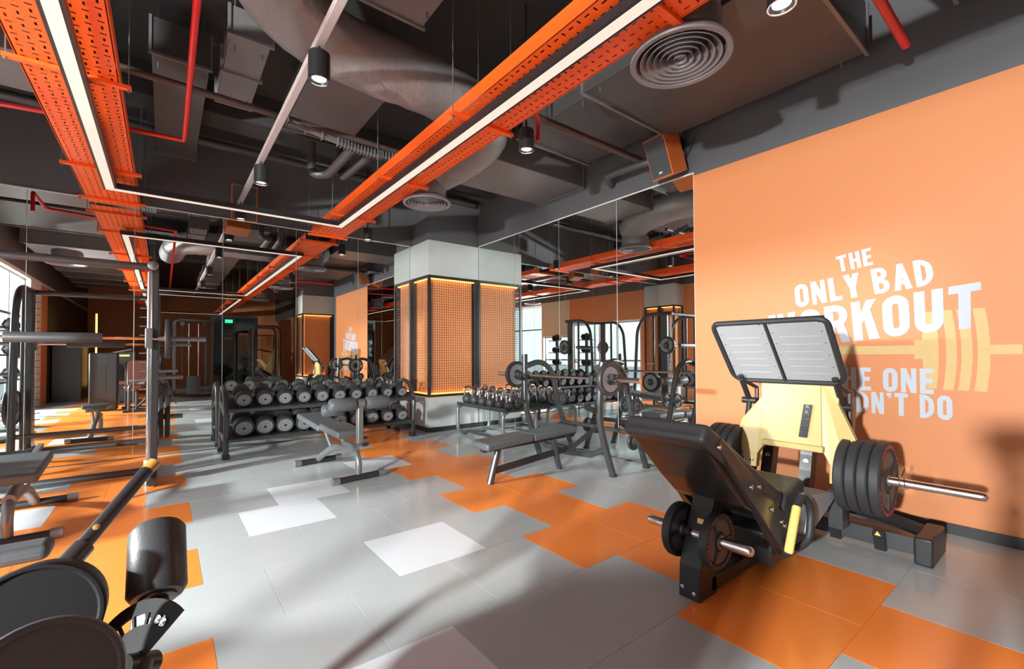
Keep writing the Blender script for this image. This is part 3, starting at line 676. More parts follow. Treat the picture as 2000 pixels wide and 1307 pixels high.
obj('link_tube', G().tube([(3.62, 3.66, .17), (4.13, 3.66, .40)], .028, 12), 'dgrey', bp)
for y, s in ((3.08, -1), (4.22, 1)):
    for z, x in ((.72, 4.015), (.30, 4.165)):
        obj('storage_peg', G().cyl((x, y-.13, z), (x, y+.13, z), .013, 10), 'chrome', bp)
SMALL = []
for (x, z, zl) in ((4.015, .72, 'upper'), (4.165, .30, 'lower')):
    for y, side in ((3.08, 'near'), (4.22, 'far')):
        for s in (-1, 1):
            p_ = plate(.085 if z > .5 else .10, .03, 'iron', None, spokes=0)
            put(p_, (x, y+s*.075, z), (0, 1, 0), 'small plate, %s peg, %s frame of the bench press, %s side' % (zl, side, 'back mirror' if s > 0 else 'leg press'), 'small plates on the bench press pegs')
bb = thing('barbell', 'chrome olympic barbell resting on the bench press hooks', 'barbell', (3.475, 3.65, 1.03))
obj('bar', G().cyl((3.475, 2.99, 1.03), (3.475, 4.31, 1.03), .0145, 14), 'chrome', bb)
for s in (-1, 1):
    y = 3.65+s*.66
    obj('sleeve', G().cyl((3.475, y, 1.03), (3.475, 3.65+s*1.1, 1.03), .0255, 18), 'chrome', bb)
    obj('collar', G().lathe((3.475, y, 1.03), (0, s, 0), [(.001,0),(.037,0),(.037,.03),(.026,.03)], 18), 'chrome', bb)
    p_ = plate(.165, .05, 'iron', 'irong'); put(p_, (3.475, 3.65+s*.735, 1.03), (0, s, 0), '%s plate loaded on the bench press barbell, grey cast face' % ('near' if s < 0 else 'far'), 'plates on the bench press barbell')
    cl = tag(obj('spring_collar', G().lathe((3.475, 3.65+s*.763, 1.03), (0, s, 0), [(.026,0),(.038,.0),(.038,.035),(.026,.035),(.026,0)], 16).obox((3.475, 3.65+s*.80, 1.075), (.006,0,0), (0,.03,0), (0,0,.006)).obox((3.475, 3.65+s*.80, .985), (.006,0,0), (0,.03,0), (0,0,.006)).obox((3.43, 3.65+s*.80, 1.06), (.006,0,0), (0,.028,0), (0,0,.03)), 'blk', at=(3.475, 3.65+s*.78, 1.03)), 'black clamp collar outside the %s barbell plate' % ('near' if s < 0 else 'far'), 'collar', 'barbell clamp collars')

# ================================================================== KETTLEBELL BENCH
kt = thing('kettlebell_stand', 'low dark stand with curved tube legs holding kettlebells beside the column', 'stand', (4.0, 5.6, 0))
for y in (4.98, 6.18):
    obj('leg_loop', G().tube(bend([(3.78, y, .47), (3.70, y, .45), (3.70, y, .06), (3.80, y, .035), (4.22, y, .035), (4.30, y, .06), (4.30, y, .45), (4.22, y, .47)], .1, 5), .026, 12), 'mgrey', kt)
    obj('rubber_foot', G().box(3.8, 3.86, y-.03, y+.03, 0, .02).box(4.16, 4.22, y-.03, y+.03, 0, .02), 'rub', kt)
obj('floor_rail', G().tube([(3.86, 4.98, .05), (3.86, 6.18, .05)], .02, 10), 'dgrey', kt)
obj('top_tray', G().box(3.71, 4.30, 4.93, 6.23, .47, .50).box(3.71, 3.725, 4.93, 6.23, .50, .525).box(4.285, 4.30, 4.93, 6.23, .50, .525), 'dgrey', kt, bev=.004, smooth=False)
def kettlebell(r, h):
    t_ = thing('kettlebell', '', 'kettlebell')
    obj('ball', G().lathe((0,0,0), (0,0,1), [(.001,0),(r*.62,0),(r*.9,r*.35),(r,r*.85),(r*.9,r*1.35),(r*.6,r*1.75),(r*.25,r*1.88),(.001,r*1.9)], 22), 'rub', t_)
    z0 = r*1.55
    obj('handle', G().tube(bend([(-r*.52,0,z0), (-r*.72,0,z0+(h-z0)*.6), (-r*.5,0,h), (r*.5,0,h), (r*.72,0,z0+(h-z0)*.6), (r*.52,0,z0)], .035, 4), .0165, 10), 'chrome', t_)
    return t_
kl = 0
for col, x in ((0, 3.83), (1, 4.0), (2, 4.17)):
    for k in range(6):
        r = .086-.0045*k-.003*col; o = kettlebell(r, .265-.009*k)
        o.matrix_world = Matrix.Translation((x+random.uniform(-.008,.008), 6.1-k*.212, .50)) @ Matrix.Rotation(random.uniform(-.4,.4), 4, 'Z')
        o['label'] = 'chrome-handled kettlebell, %s from the column in the stand\'s %s row' % (['first','second','third','fourth','fifth','sixth'][k], ['front','middle','mirror-side'][col])
        o['group'] = 'kettlebells on the stand'

# ================================================================== LEG PRESS
lp = thing('leg_press', 'yellow and black plate-loaded leg press against the lettered orange wall', 'leg press', (2.9, 1.29, 0))
YC = 1.29
obj('front_post', G().prism([(2.18,1.25,0),(2.36,1.25,0),(2.345,1.25,.2),(2.50,1.25,.56),(2.36,1.25,.56),(2.19,1.25,.17)], (0,.12,0)), 'blk', lp, bev=.006, smooth=False)
for (x, y, z) in ((2.178,1.345,.045),(2.178,1.28,.03)): obj('bolt', G().lathe((x+.004, y, z+.01), (-1,0,0), [(.012,0),(.011,.008),(.001,.01)], 10), 'chrome', lp)
obj('brand_badge', G().obox((2.232, 1.27, .405), (.002,0,-.001), (0,.017,0), (.003,0,.012)), 'yelh', lp, smooth=False)
obj('front_horn', G().lathe((2.27, 1.02, .315), (0,1,0), [(.001,0),(.018,.004),(.026,.015),(.026,.585),(.018,.596),(.001,.60)], 18), 'chrome', lp)
obj('bottom_beam', G().box(2.3, 3.66, 1.25, 1.33, .02, .1), 'blk', lp, bev=.006)
# backrest
d = V((.79,0,-.47)).normalized(); n = V((.511,0,.859)); a = V((1.95,YC,.97)); L = .92
bpad = obj('backrest_pad', G().obox(a+d*L/2-n*.05, d*L/2, (0,.23,0), n*.05), 'vinyl', lp, bev=.03, seg=4)
obj('backrest_shell', G().prism([(1.965,1.09,.845),(2.62,1.09,.45),(2.55,1.09,.40),(2.34,1.09,.50),(2.20,1.09,.62)], (0,.40,0)), 'blkg', lp, bev=.006, smooth=False)
for y in (1.055, 1.485):
    obj('side_beam', G().prism([(2.0,y,.865),(2.05,y,.895),(2.88,y,.28),(2.86,y,.18),(2.72,y,.18)], (0,.035,0)), 'blkg', lp, bev=.005, smooth=False)
    obj('lower_brace', G().prism([(2.36,y+.03,.56),(2.44,y+.03,.56),(2.82,y+.03,.16),(2.72,y+.03,.15)], (0,.03,0)), 'blkg', lp, bev=.004, smooth=False)
for (x, z) in ((2.02,.855),(2.33,.615),(2.42,.60),(2.56,.455),(2.68,.36),(2.72,.33)): obj('bolt', G().lathe((x, 1.056, z), (0,-1,0), [(.013,0),(.012,.009),(.001,.012)], 10), 'chrome', lp)
obj('seat_pad', G().prism([(2.70,1.06,.40),(2.76,1.06,.50),(2.84,1.06,.50),(3.00,1.06,.545),(3.05,1.06,.50),(2.98,1.06,.33),(2.80,1.06,.28)], (0,.46,0)), 'vinyl', lp, bev=.025, seg=3)
obj('heel_plate', G().prism([(2.98,1.0,.46),(3.36,1.0,.40),(3.36,1.0,.38),(2.92,1.0,.24),(2.90,1.0,.26)], (0,.54,0)), 'steel', lp, bev=.004, smooth=False)
obj('seat_carriage', G().box(2.66, 3.3, 1.10, 1.46, .10, .28), 'blk', lp, bev=.01)
# handles both sides
for s in (-1, 1):
    y = YC+s*.30
    h_ = obj('handle_loop', G().tube(bend([(2.72, y, .455), (2.80, y, .50), (2.92, y, .40), (2.88, y-.0, .22), (2.74, YC+s*.22, .16)], .06, 4), .02, 12), 'rub', lp)
    obj('yellow_grip', G().lathe((2.715, y, .455), V((-.13, 0, -.24)), [(.001,0),(.019,0),(.022,.01),(.022,.24),(.017,.25),(.001,.25)], 16), 'yelh', h_)
# base frame
obj('base_beam', G().box(3.62, 3.69, .64, 1.94, .05, .15), 'dgrey', lp, bev=.004, smooth=False)
for s in (-1, 1):
    y = YC+s*.70
    obj('end_block', G().box(3.60, 3.97, min(y, y-s*.09), max(y, y-s*.09), .0, .17), 'blk', lp, bev=.012)
    obj('foot_bolt', G().cyl((3.99, y-s*.045, .0), (3.99, y-s*.045, .09), .008, 8), 'mgrey', lp)
g = G().tube(bend([(3.90, .66, .12), (4.08, .95, .12), (4.10, 1.29, .12), (4.08, 1.63, .12), (3.90, 1.92, .12)], .2, 5), .045, 8)
obj('rear_beam', g, 'blk', lp)
for y in (.84, 1.08): obj('warning_bracket', G().prism([(3.55,y-.03,.16),(3.55,y+.03,.16),(3.60,y+.03,.03),(3.60,y-.03,.03)], (.03,0,.0)), 'blk', lp, bev=.003, smooth=False)
for y in (.84, 1.08): obj('warning_triangle', G().prism([(3.553,y-.016,.135),(3.553,y+.016,.135),(3.545,y,.165)], (-.002,0,0)), 'yelh', lp, smooth=False)
obj('stop_block', G().box(3.42, 3.50, .99, 1.05, .16, .34), 'dgrey', lp, bev=.008)
obj('track_rail', G().prism([(3.40,.98,.16),(3.50,.98,.16),(3.50,.98,.38),(3.46,.98,.40),(3.40,.98,.40)], (0,.08,0)), 'dgrey', lp, bev=.004, smooth=False)
for y in (1.02, 1.24, 1.50):
    pts = [(3.55+.22*math.sin(k/8*1.35), y, .12+.85*k/8) for k in range(9)]
    g = G()
    for p, q in zip(pts[:-1], pts[1:]): g.prism([p, q, (q[0]+.1, q[1], q[2]), (p[0]+.1, p[1], p[2])], (0, .075, 0))
    obj('guide_arc', g, 'blkg' if y == 1.24 else 'dgrey', lp, smooth=False)
    if y > 1.1: obj('round_sticker', G().lathe((3.55+.22*math.sin(.62), y+.037, .50), (-1,0,.2), [(.001,.004),(.018,.004),(.018,.0)], 14), 'white', lp)
# yellow body
Yb = [(1.27+.14,1.10),(1.27-.27,1.10),(1.02,.95),(.915,.745),(.925,.44),(1.055,.44),(1.05,.57),(1.10,.635),(1.42,.635),(1.47,.60),(1.485,.46),(1.61,.46),(1.625,.60),(1.60,.76),(1.50,.92)]
def body(P, x, th): return [(x-.08*(1.1-z)*0, y, z) for y, z in P]
X0 = 3.40
cz = lambda z: X0+.05*max(0, (z-.75)/.35)
g = G()
main = [(1.40,1.12),(1.10,1.12),(1.085,.66),(1.43,.66)]
g.prism([(cz(z)-.012, y, z) for y, z in main], (.06,0,0))
obj('body_centre', g, 'yel', lp, bev=.004, smooth=False)
near = [(1.11,1.12),(.985,1.12),(1.00,.95),(.905,.74),(.92,.44),(1.05,.44),(1.045,.56),(1.08,.63),(1.11,.66)]
far_ = [(1.39,1.12),(1.40,.66),(1.45,.62),(1.49,.56),(1.50,.46),(1.63,.46),(1.66,.62),(1.60,.80),(1.47,.97),(1.48,1.12)]
obj('body_arm', G().prism([(cz(z), y, z) for y, z in near], (.05,0,0)), 'yel', lp, bev=.006, smooth=False)
obj('body_arm', G().prism([(cz(z), y, z) for y, z in far_], (.05,0,0)), 'yel', lp, bev=.006, smooth=False)
obj('body_lip', G().obox((X0-.01, 1.26, .655), (.03,0,0), (0,.19,0), (0,0,.02)), 'yel', lp, bev=.008)
for y, z in ((.975,.49),(1.53,.51),(1.59,.51)): obj('bolt', G().lathe((X0+.002, y, z), (-1,0,0), [(.014,0),(.012,.01),(.001,.012)], 10), 'chrome', lp)
pl = obj('instruction_placard', G().prism([(3.381,1.215,.72),(3.381,1.165,.72),(3.395,1.135,.94),(3.395,1.185,.94)], (-.003,0,0)), 'placard', lp, smooth=False)
def pic(y, z, kind, fl=1):
    g = G(); x = 3.385+.06*(z-.72)-.0045; 
    def ln(a, b, w_=.002): 
        A = V((x, y-a[0]*fl, z+a[1])); B = V((x, y-b[0]*fl, z+b[1])); g.tube([A, B], w_, 5)
    if kind == 0: [ln(a, b) for a, b in (((-.018,.012),(-.004,-.004)), ((-.004,-.004),(.006,.01)), ((.006,.01),(.016,-.002)), ((-.016,-.012),(.002,-.012)), ((.016,.014),(.018,-.012)))]
    elif kind == 1: [ln(a, b) for a, b in (((-.012,.014),(-.012,-.014)), ((-.02,.004),(-.004,.004)), ((-.018,-.008),(-.006,-.008)), ((.01,.014),(.01,-.014)), ((.002,.002),(.018,.002)), ((.004,-.01),(.016,-.01)))]
    else: [ln(a, b, .003) for a, b in (((-.012,.0),(.012,.0)), ((-.008,.01),(.008,.01)), ((-.014,-.012),(-.004,-.012)), ((.004,-.012),(.014,-.012)))]
    return g
for k, (z, kind) in enumerate(((.745, 1), (.79, 0), (.835, 0), (.885, 2), (.92, 2))):
    yy = 1.19-.03*(z-.72)/.22; obj('pictogram', pic(yy, z, kind), 'white', pl, smooth=False)
# footplate
A0 = V((3.07, 1.65, 1.505)); d1 = V((0,-1,0)); d2 = V((.345,0,-.415)).normalized(); nn = d1.cross(d2).normalized()
if nn.x > 0: nn = -nn
Wd, Hd = .70, .545
def FP(s, t_, o=0): return A0+d1*s+d2*t_+nn*o
obj('footplate_backing', G().obox(FP(Wd/2, Hd/2, -.02), d1*(Wd/2-.015), d2*(Hd/2-.015), nn*.012), 'rub', lp, bev=.01)
g = G().tube(bend([FP(.03,.02), FP(Wd-.03,.02), FP(Wd,.05), FP(Wd,Hd-.05), FP(Wd-.04,Hd), FP(.04,Hd), FP(0,Hd-.05), FP(0,.05), FP(.03,.02)], .035, 4), .017, 10)
obj('footplate_edge', g, 'rub', lp)
obj('footplate_divider', G().tube([FP(Wd*.5,.01,.006), FP(Wd*.5,Hd-.01,.006)], .008, 8), 'rub', lp)
for s0, s1 in ((.02, Wd/2-.012), (Wd/2+.012, Wd-.02)):
    pn = obj('footplate_sheet', G().obox(FP((s0+s1)/2, Hd/2, .0), d1*((s1-s0)/2), d2*(Hd/2-.02), nn*.004), 'steel', lp, bev=.004)
    for k in range(6):
        tt = .15+k*.062; ofs = .02
        obj('grip_rib', G().tube([FP(s0+.05+k*.002, tt, .004), FP(s1-.05, tt, .004)], .0035, 6), 'steel', pn)
    g = G()
    for tt in (.04, .11, .2, .3, .4, .5):
        for s_ in (s0+.02, s1-.02): g.lathe(FP(s_, tt, .004), nn, [(.005,0),(.004,.003),(.001,.003)], 8)
    obj('rivets', g, 'chrome', pn)
for y in (.995, 1.585):
    obj('footplate_strut', G().tube([(3.36, y, 1.12), (3.50, y, .93), (3.46, y, .80)], .02, 8), 'blk', lp)
    obj('pivot_pin', G().cyl((3.50, y-.05, .93), (3.50, y+.05, .93), .024, 12), 'blk', lp)
    obj('adjust_link', G().tube([(3.36, y, 1.10), (3.62, y, 1.02), (3.62, y, .70)], .016, 8), 'brown', lp)
for s in (-1, 1):
    y0 = YC+s*.36-.02*0
    obj('weight_horn', G().lathe((3.45, YC+s*.30-.02, .515), (0,s,0), [(.03,0),(.03,.02),(.025,.03),(.025,.60),(.02,.62),(.001,.63)], 20), 'chrome', lp)
    obj('horn_flange', G().lathe((3.45, YC+s*.27, .515), (0,s,0), [(.05,0),(.05,.04),(.03,.05)], 20), 'blk', lp)
    for k in range(4):
        y = YC+s*(.335+k*.058)
        p_ = plate(.225, .054, 'rub', 'rubg' if k == 3 else None, print_='redm' if k == 3 else None, spokes=3 if k == 3 else 0)
        put(p_, (3.45, y, .515), (0, s, 0), '%s black plate on the %s horn of the leg press' % (['innermost', 'second', 'third', 'outermost red-lettered'][k], 'near' if s < 0 else 'far'), 'large plates on the leg press horns', (1,0,0))
tag(obj('spring_clip', G().tube([(3.45+.034*math.cos(a), .715-.004*a, .515+.034*math.sin(a)) for a in [k*.5 for k in range(26)]], .003, 6).tube([(3.47,.70,.55),(3.49,.69,.59)], .003, 6).tube([(3.43,.70,.48),(3.42,.69,.45)], .003, 6), 'chrome', at=(3.45,.71,.515)), 'wire spring clip on the near horn of the leg press', 'collar')
for s in (-1, 1):
    p_ = plate(.145, .045, 'rub', 'rubg', print_='redm' if s < 0 else None, spokes=3)
    put(p_, (2.27, 1.31+s*.105, .315), (0, s, 0), 'small plate on the front horn of the leg press, %s side' % ('near' if s < 0 else 'far'), 'small plates on the leg press front post')

# ================================================================== SMITH MACHINE
sm = thing('smith_machine', 'tall grey smith machine frame at the left, against the back mirror', 'smith machine', (-.78, 6.1, 0))
SY = 5.75
for x, s in ((-.09, 1), (-1.45, -1)):
    obj('guide_rod', G().cyl((x-s*.03, SY, .06), (x-s*.03, SY, 2.12), .017, 14), 'chrome', sm)
    obj('upright', G().box(x-.015, x+.045, SY+.04, SY+.20, .05, 2.16), 'dgrey', sm, bev=.008)
    obj('side_frame', G().tube(bend([(x, SY-.05, 2.18), (x, SY+.62, 2.18), (x, SY+.86, 1.9), (x, SY+.98, .04)], .22, 6), .038, 14), 'dgrey', sm)
    obj('base_rail', G().tube([(x, SY-.12, .05), (x, SY+1.05, .05)], .038, 12), 'dgrey', sm)
    obj('frame_cap', G().lathe((x, SY-.05, 2.18), (0,-1,0), [(.04,0),(.044,.005),(.044,.02),(.03,.03),(.001,.032)], 18), 'mgrey', sm)
    obj('bottom_stop', G().cyl((x-s*.03, SY, .20), (x-s*.03, SY, .25), .032, 14), 'cream', sm)
    obj('base_foot', G().lathe((x-s*.015, SY, 0), (0,0,1), [(.05,0),(.05,.04),(.035,.06),(.001,.06)], 18), 'mgrey', sm)
    for k in range(20):
        z = .32+k*.09; obj('catch_peg', G().cyl((x-s*.045, SY+.06, z), (x-s*.105, SY+.06, z), .006, 6), 'mgrey', sm)
    obj('bar_slider', G().box(x-s*.03-.03, x-s*.03+.03, SY-.035, SY+.035, 1.36, 1.56), 'mgrey', sm, bev=.01)
    for z in (.62, 1.05): obj('storage_horn', G().cyl((x, SY+.42, z), (x+s*.26, SY+.42, z), .024, 14), 'mgrey', sm)
    obj('horn_mount', G().tube([(x, SY+.42, .05), (x, SY+.42, 2.18)], .03, 10), 'dgrey', sm)
obj('top_beam', G().tube([(-1.48, SY, 2.17), (-.06, SY, 2.17)], .036, 14), 'dgrey', sm)
obj('rear_beam', G().tube([(-1.45, SY+.93, .3), (-.09, SY+.93, .3)], .03, 12), 'dgrey', sm)
obj('rear_base_beam', G().tube([(-1.45, SY+.5, .05), (-.09, SY+.5, .05)], .036, 12), 'dgrey', sm)
sb = thing('smith_bar', 'horizontal bar of the smith machine with black foam grip', 'barbell', (-.78, SY, 1.455))
obj('bar', G().cyl((-1.87, SY, 1.455), (.35, SY, 1.455), .0135, 12), 'chrome', sb)
obj('foam_grip', G().lathe((-1.1, SY, 1.455), (1,0,0), [(.014,0),(.045,.004),(.048,.02),(.048,.62),(.045,.635),(.014,.64)], 20), 'vinyl', sb)
for s in (-1, 1): obj('sleeve', G().cyl((-.77+s*.72, SY, 1.455), (-.77+s*1.12, SY, 1.455), .025, 14), 'mgrey', sb)
for s in (-1, 1):
    p_ = plate(.20, .05, 'iron', 'irong', spokes=3); put(p_, (-.77+s*.80, SY, 1.455), (s, 0, 0), 'black plate on the %s end of the smith machine bar' % ('right' if s > 0 else 'left'), 'plates on the smith bar')
for x, s in ((-.09, 1), (-1.45, -1)):
    for k in range(2):
        p_ = plate(.225, .045, 'rub', 'irong'); put(p_, (x+s*(.07+k*.055), SY+.42, .62), (s, 0, 0), 'stored plate on the smith machine\'s lower horn, %s post, %s' % ('right' if s > 0 else 'left', 'inner' if k == 0 else 'outer'), 'plates stored on the smith machine')

# ================================================================== FOREGROUND LEG MACHINE
fm = thing('leg_curl_machine', 'black leg curl machine cut by the lower left corner, with padded rollers', 'exercise machine', (-.45, 1.0, 0))
def rl(par, a, b, r, m='vinyl', name='roller_pad', rnd=.03):
    a, b = V(a), V(b); L = (b-a).length
    return obj(name, G().lathe(a, b-a, [(.001,0),(r*.55,0),(r*.85,rnd*.25),(r,rnd),(r,L-rnd),(r*.85,L-rnd*.25),(r*.55,L),(.001,L)], 32), m, par)
rp = rl(fm, (-.008, 1.472, .668), (-.010, 1.612, .812), .064, rnd=.02)
ra = (V((-.008, 1.472, .668))-V((-.010, 1.612, .812))).normalized()
obj('roller_hub', G().lathe((-.008, 1.472, .668), ra, [(.042,-.001),(.042,.004),(.036,.006),(.024,.006),(.024,.035),(.001,.035)], 24), 'blkg', rp)
# quadrant plate with holes, swinging the roller
pc = V((-0.042, 1.341, 0.585)); q1 = V((0.032, 1.344, 0.696)); q2 = V((-0.124, 1.467, 0.641))
ex = (q1-pc).normalized(); nrm = (q1-pc).cross(q2-pc).normalized(); ey = nrm.cross(ex)
R1 = (q1-pc).length
def QP(a, r): return pc+ex*r*math.cos(a)+ey*r*math.sin(a)
sg = 1 if (q2-pc).dot(ey) > 0 else -1
g = G(); amax = (q1-pc).angle(q2-pc)+.1
def annulus(r0, r1, a0, a1, n):
    for k in range(n):
        a, b = a0+(a1-a0)*k/n, a0+(a1-a0)*(k+1)/n
        g.prism([QP(sg*a, r0), QP(sg*a, r1), QP(sg*b, r1), QP(sg*b, r0)], nrm*.006)
annulus(.01, R1*.60, -.18, amax, 12); annulus(R1*.78, R1, -.18, amax, 14)
for k in range(6):
    a0 = -.18+(amax+.18)*k/5.2
    annulus(R1*.6, R1*.78, a0, a0+(.06 if k > 1 else .25), 1 if k > 1 else 3)
obj('quadrant_plate', g, 'blkm', fm, smooth=False)
fn = nrm if nrm.y < 0 else -nrm
for a in (.02, .20): obj('bolt', G().lathe(QP(sg*a, R1*.70), fn, [(.009,0),(.009,.01),(.001,.012)], 12), 'chrome', fm)
obj('pivot_tube', G().cyl(pc+nrm*.04, pc-nrm*.04, .026, 20), 'blkg', fm)
obj('lever_arm', G().tube([pc, V((-.08, 1.12, .5)), V((-.3, 1.0, .3))], .03, 12), 'blk', fm)
obj('start_handle', G().cyl((-.203, 1.691, .728), (-.043, 1.942, .903), .0195, 18), 'blk', fm)
obj('handle_cap', G().cyl((-.043, 1.942, .903), (-.021, 1.962, .925), .019, 18), 'gold', fm)
obj('handle_bolt', G().lathe(V((-.154, 1.752, .791))+V((.006,-.014,.012)), V((.3,-1,.45)), [(.008,0),(.008,.006),(.001,.008)], 12), 'gold', fm)
obj('handle_base', G().cyl(V((-.203, 1.691, .728))-V((.02,.03,.02)), V((-.203, 1.691, .728))+V((.03,.04,.03)), .027, 16), 'blkg', fm)
def disc(name, a, b, r, m):
    a, b = V(a), V(b); L = (b-a).length
    o = obj(name, G().lathe(a, b-a, [(.001,.006),(r*.88,.006),(r*.92,0),(r*.97,0),(r,.01),(r,L-.01),(r*.96,L),(.001,L)], 44), m, fm); return o
disc('cam_drum', (-0.22, 1.387, 0.719), (-0.228, 1.585, 0.662), .120, 'blkm')
disc('counterweight', (-0.159, 1.074, 0.733), (-0.175, 1.24, 0.655), .112, 'vgrey')
obj('knee_pad', G().obox((-.42, 1.86, .735), (.17,0,0), (0,.05,0), (0,0,.022)), 'vgrey', fm, bev=.02, seg=4)
obj('seat_pad', G().obox((-.50, .98, .52), (.22,0,0), (0,.2,.03), (0,0,.04)), 'brownp', fm, bev=.025, seg=3)
obj('backrest_pad', G().obox((-.50, .62, .86), (.2,0,0), (0,-.09,.30), (0,.035,.012)), 'brownp', fm, bev=.025, seg=3)
obj('frame_tube', G().tube(bend([(-.62, 1.35, .03), (-.62, 1.35, .6), (-.5, 1.3, .64), (-.25, 1.4, .66)], .08), .03, 12).tube([(-.5, .3, .04), (-.5, 1.4, .04)], .035, 12).tube([(-.5, .98, .04), (-.5, .98, .48)], .035, 12).tube(bend([(-.72, .55, 1.1), (-.72, .42, 1.12), (-.72, .35, .9), (-.72, .35, .04)], .1), .022, 10), 'dgrey', fm)
obj('side_support', G().tube([(-.3, 1.0, .3), (-.5, .98, .06)], .03, 10), 'blk', fm)
obj('stack_tower', G().box(-1.35, -.85, .35, .75, .02, 1.35), 'blk', fm, bev=.03)  # extra tower, kept for the shadow it throws across the floor
obj('tower_slot', G().box(-1.15, -1.05, .751, .756, .35, 1.05), 'blkg', fm)
obj('base_foot', G().box(-.72, -.28, 1.33, 1.42, 0, .05).box(-.8, -.2, .28, .36, 0, .05), 'blk', fm, bev=.008)

# ================================================================== THINGS SEEN ONLY IN THE MIRRORS
def cable_machine(x, y, w_, h, lab):
    t_ = thing('cable_machine', lab, 'exercise machine', (x, y, 0), 'cable machines seen in the mirrors')
    for s in (-1, 1):
        obj('upright', G().box(x+s*w_/2-.04, x+s*w_/2+.04, y-.05, y+.05, 0, h), 'dgrey', t_, bev=.006)
        obj('guide_rod', G().cyl((x+s*.12, y+.02, .1), (x+s*.12, y+.02, h-.05), .014, 10), 'chrome', t_)
        obj('pulley', G().lathe((x+s*w_*.3, y+.04, h-.06), (0,1,0), [(.001,0),(.06,0),(.06,.03),(.001,.03)], 16), 'rub', t_)
        obj('cable', G().cyl((x+s*w_*.3, y+.06, .5), (x+s*w_*.3, y+.06, h-.08), .004, 6), 'blk', t_)
    obj('top_bar', G().tube(bend([(x-w_/2, y, h), (x-w_/2+.1, y, h+.06), (x+w_/2-.1, y, h+.06), (x+w_/2, y, h)], .1), .035, 10), 'dgrey', t_)
    for k in range(10): obj('stack_plate', G().box(x-.17, x+.17, y-.06, y+.05, .1+k*.055, .15+k*.055), 'rub', t_)
    obj('base', G().box(x-w_/2-.1, x+w_/2+.1, y-.3, y+.3, 0, .06), 'blk', t_, bev=.01)
cable_machine(.72, -2.2, .95, 2.3, 'cable machine with twin chrome rods, seen in the back mirror beside the smith post')
cable_machine(1.95, -7.5, 1.2, 2.2, 'cable machine far behind the dark glass door in the back mirror')
tag(obj('locker_block', G().box(-2.45, -1.85, -6.4, -2.9, 0, 1.9), 'blk', at=(-2.1,-4.5,0), bev=.01), 'tall black cabinet block in the far left of the back mirror', 'cabinet')
# dark glass door with exit sign
gd = thing('glass_door', 'dark framed glass door reflected in the back mirror above the dumbbells', 'door', (2.1, -5, 0))
for a, b, z0, z1 in ((1.35, 1.43, 0, 2.75), (2.77, 2.85, 0, 2.75), (1.43, 2.77, 2.67, 2.75), (2.07, 2.13, 0, 2.67)): obj('door_frame', G().box(a, b, -5.05, -4.95, z0, z1), 'blk', gd)
for a, b in ((1.43, 2.07), (2.13, 2.77)): obj('glass_leaf', G().box(a, b, -5.01, -4.99, .02, 2.67), 'glassd', gd)
tag(obj('exit_sign', G().box(1.78, 2.02, -4.93, -4.90, 2.48, 2.6), 'exit', at=(1.9, -4.92, 2.5)), 'small green exit sign over the dark glass door', 'sign')
tag(obj('amber_light_strip', G().box(-1.70, -1.66, -4.42, -4.38, .35, 2.6), 'ledo', at=(-1.68,-4.4,.35)), 'vertical amber light strip reflected at far left of the back mirror', 'light')
ms = thing('chest_machine', 'black weight-stack machine with brown seat reflected left of the smith post', 'exercise machine', (-.45, -1.3, 0))
obj('stack_tower', G().box(-.72, -.20, -1.75, -1.35, .02, 1.40), 'blk', ms, bev=.04, seg=3)
obj('tower_slot', G().box(-.50, -.42, -1.349, -1.343, .45, 1.1), 'blkg', ms)
obj('tower_badge', G().box(-.58, -.34, -1.349, -1.343, 1.26, 1.31), 'yelh', ms)
obj('seat_pad', G().obox((-.52, -.75, .58), (.22,0,-.0), (0,.16,0), (0,0,.04)), 'brownp', ms, bev=.02, seg=3)
obj('backrest_pad', G().obox((-.88, -.8, .92), (-.13,0,.28), (0,.16,0), (.035,0,.016)), 'brownp', ms, bev=.02, seg=3)
obj('seat_post', G().box(-.62, -.5, -.81, -.69, 0, .55), 'brown', ms, bev=.01)
obj('arm_tube', G().tube(bend([(-1.0,-.8,.03),(-1.0,-.8,.55),(-.75,-.95,.8),(-.72,-1.3,1.35),(-.3,-1.4,1.45)], .12), .025, 12), 'mgrey', ms)
ms.location = (-.85, -1.3, 0)
# second leg press, mirrored only
y2 = thing('leg_press', 'second yellow leg press far behind, seen in the back mirror over the dumbbells', 'leg press', (3.0, -3.4, 0))
obj('yellow_body', G().prism([(2.7,-3.6,.5),(3.1,-3.6,1.5),(3.3,-3.6,1.45),(3.0,-3.6,.5)], (0,.5,0)), 'yel', y2, bev=.02)
obj('yellow_strut', G().prism([(2.5,-3.5,1.1),(3.1,-3.5,.4),(3.2,-3.5,.5),(2.65,-3.5,1.15)], (0,.3,0)), 'yel', y2, bev=.02)
obj('footplate', G().obox((2.75, -3.35, 1.45), (.22,0,-.05), (0,.35,0), (0,0,.02)), 'blk', y2, bev=.01)
obj('base', G().box(2.3, 3.9, -3.75, -2.95, 0, .12), 'blk', y2, bev=.02)
obj('seat', G().obox((2.5, -3.35, .6), (.3,0,-.2), (0,.22,0), (.03,0,.05)), 'vinyl', y2, bev=.02)
y2.location = (3.3, -5.1, 0)
pr = thing('power_rack', 'black power rack with rounded top bar reflected beyond the far column', 'rack', (2.6, -2.6, 0))
for s in (0, .8):
    obj('rack_arch', G().tube(bend([(2.35, -3.2+s, 0), (2.35, -3.2+s, 2.25), (3.15, -3.2+s, 2.25), (3.15, -3.2+s, 0)], .2, 5), .04, 12), 'dgrey', pr)
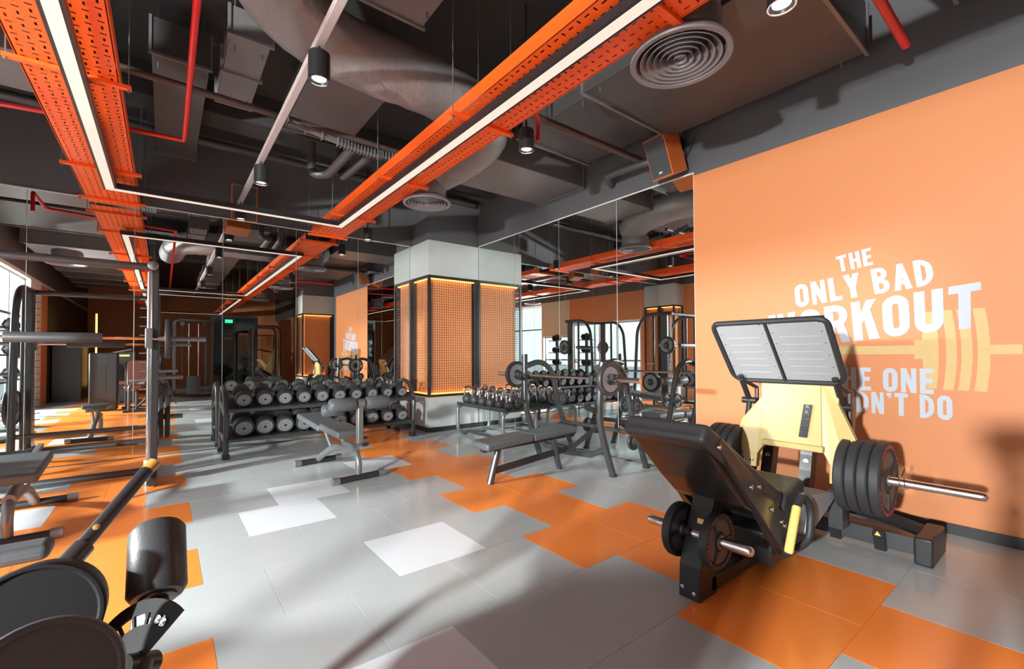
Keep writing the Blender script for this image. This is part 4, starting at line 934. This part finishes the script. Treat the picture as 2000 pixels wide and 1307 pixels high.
obj('rack_rail', G().tube([(2.35, -3.2, .06), (2.35, -2.4, .06)], .035, 10).tube([(3.15, -3.2, .06), (3.15, -2.4, .06)], .035, 10).tube([(2.35,-3.2,2.2),(2.35,-2.4,2.2)], .035, 10), 'dgrey', pr)
# storage tower by the windows, seen in the right mirror
for (yy, lb) in ((3.2, 'medicine ball tower by the windows, seen in the right mirror'), (4.6, 'second accessory tower by the windows, seen in the right mirror behind the bench press')):
    st = thing('accessory_tower', lb, 'storage rack', (-2.1, yy, 0))
    obj('tower_post', G().box(-2.15, -2.07, yy-.04, yy+.04, 0, 1.95), 'dgrey', st, bev=.006)
    obj('tower_base', G().box(-2.35, -1.85, yy-.28, yy+.28, 0, .05), 'blk', st, bev=.01)
    for k in range(4):
        z = .45+k*.42; obj('shelf_arm', G().box(-2.3, -1.9, yy-.24, yy+.24, z, z+.025), 'blk', st, bev=.004)
        for s in (-1, 1): obj('roller_pad' if k % 2 else 'ball', G().lathe((-2.1, yy+s*.12, z+.025), (0,0,1), [(.001,0),(.06,.01),(.10,.09),(.06,.18),(.001,.19)], 18), 'rub', st)
# tripod and camera that took the picture (throws the soft shadow on the orange wall)
tp = thing('camera_tripod', 'black camera tripod whose shadow falls on the orange wall', 'tripod', (0, 0, 0))
hd = V((fw.x, fw.y, 0)).normalized(); tc = -hd*.10
for k in range(3):
    a = yaw + PI/3 + k*2*PI/3
    obj('leg', G().tube([tc+V((0, 0, 1.08)), tc+V((.33*math.sin(a), .33*math.cos(a), .0))], .02, 8, r2=.012), 'blk', tp)
obj('centre_column', G().cyl(tc+V((0,0,.85)), tc+V((0,0,1.16)), .018, 10).cyl(tc+V((0,0,1.04)), tc+V((0,0,1.10)), .045, 12), 'blk', tp)
obj('head', G().cyl(tc+V((0,0,1.14)), tc+V((0,0,1.23)), .035, 12).tube([tc+V((0,0,1.18)), tc-hd*.28+V((0,0,1.08))], .012, 8), 'blk', tp)
obj('camera_body', G().obox(tc+V((0,0,HC)), hd*.035, rt*.075, (0,0,.055)), 'blk', tp, bev=.01)
# outside world beyond the windows
struct('street', G().box(-40, XL-.3, -40, 40, -.6, -.5), 'asphalt', smooth=False)
bl = tag(obj('building', G().box(-26, -20, -6, 22, -.5, 5.5), 'bldg', at=(-23, 8, -.5), smooth=False), 'white building outside the windows, glimpsed in the right mirror', 'building')
for k in range(7):
    for j in range(2):
        o = obj('window', G().box(-20.02, -19.96, -4.6+k*3.7, -2.6+k*3.7, .9+j*2.6, 2.3+j*2.6), 'glassd', bl, smooth=False)
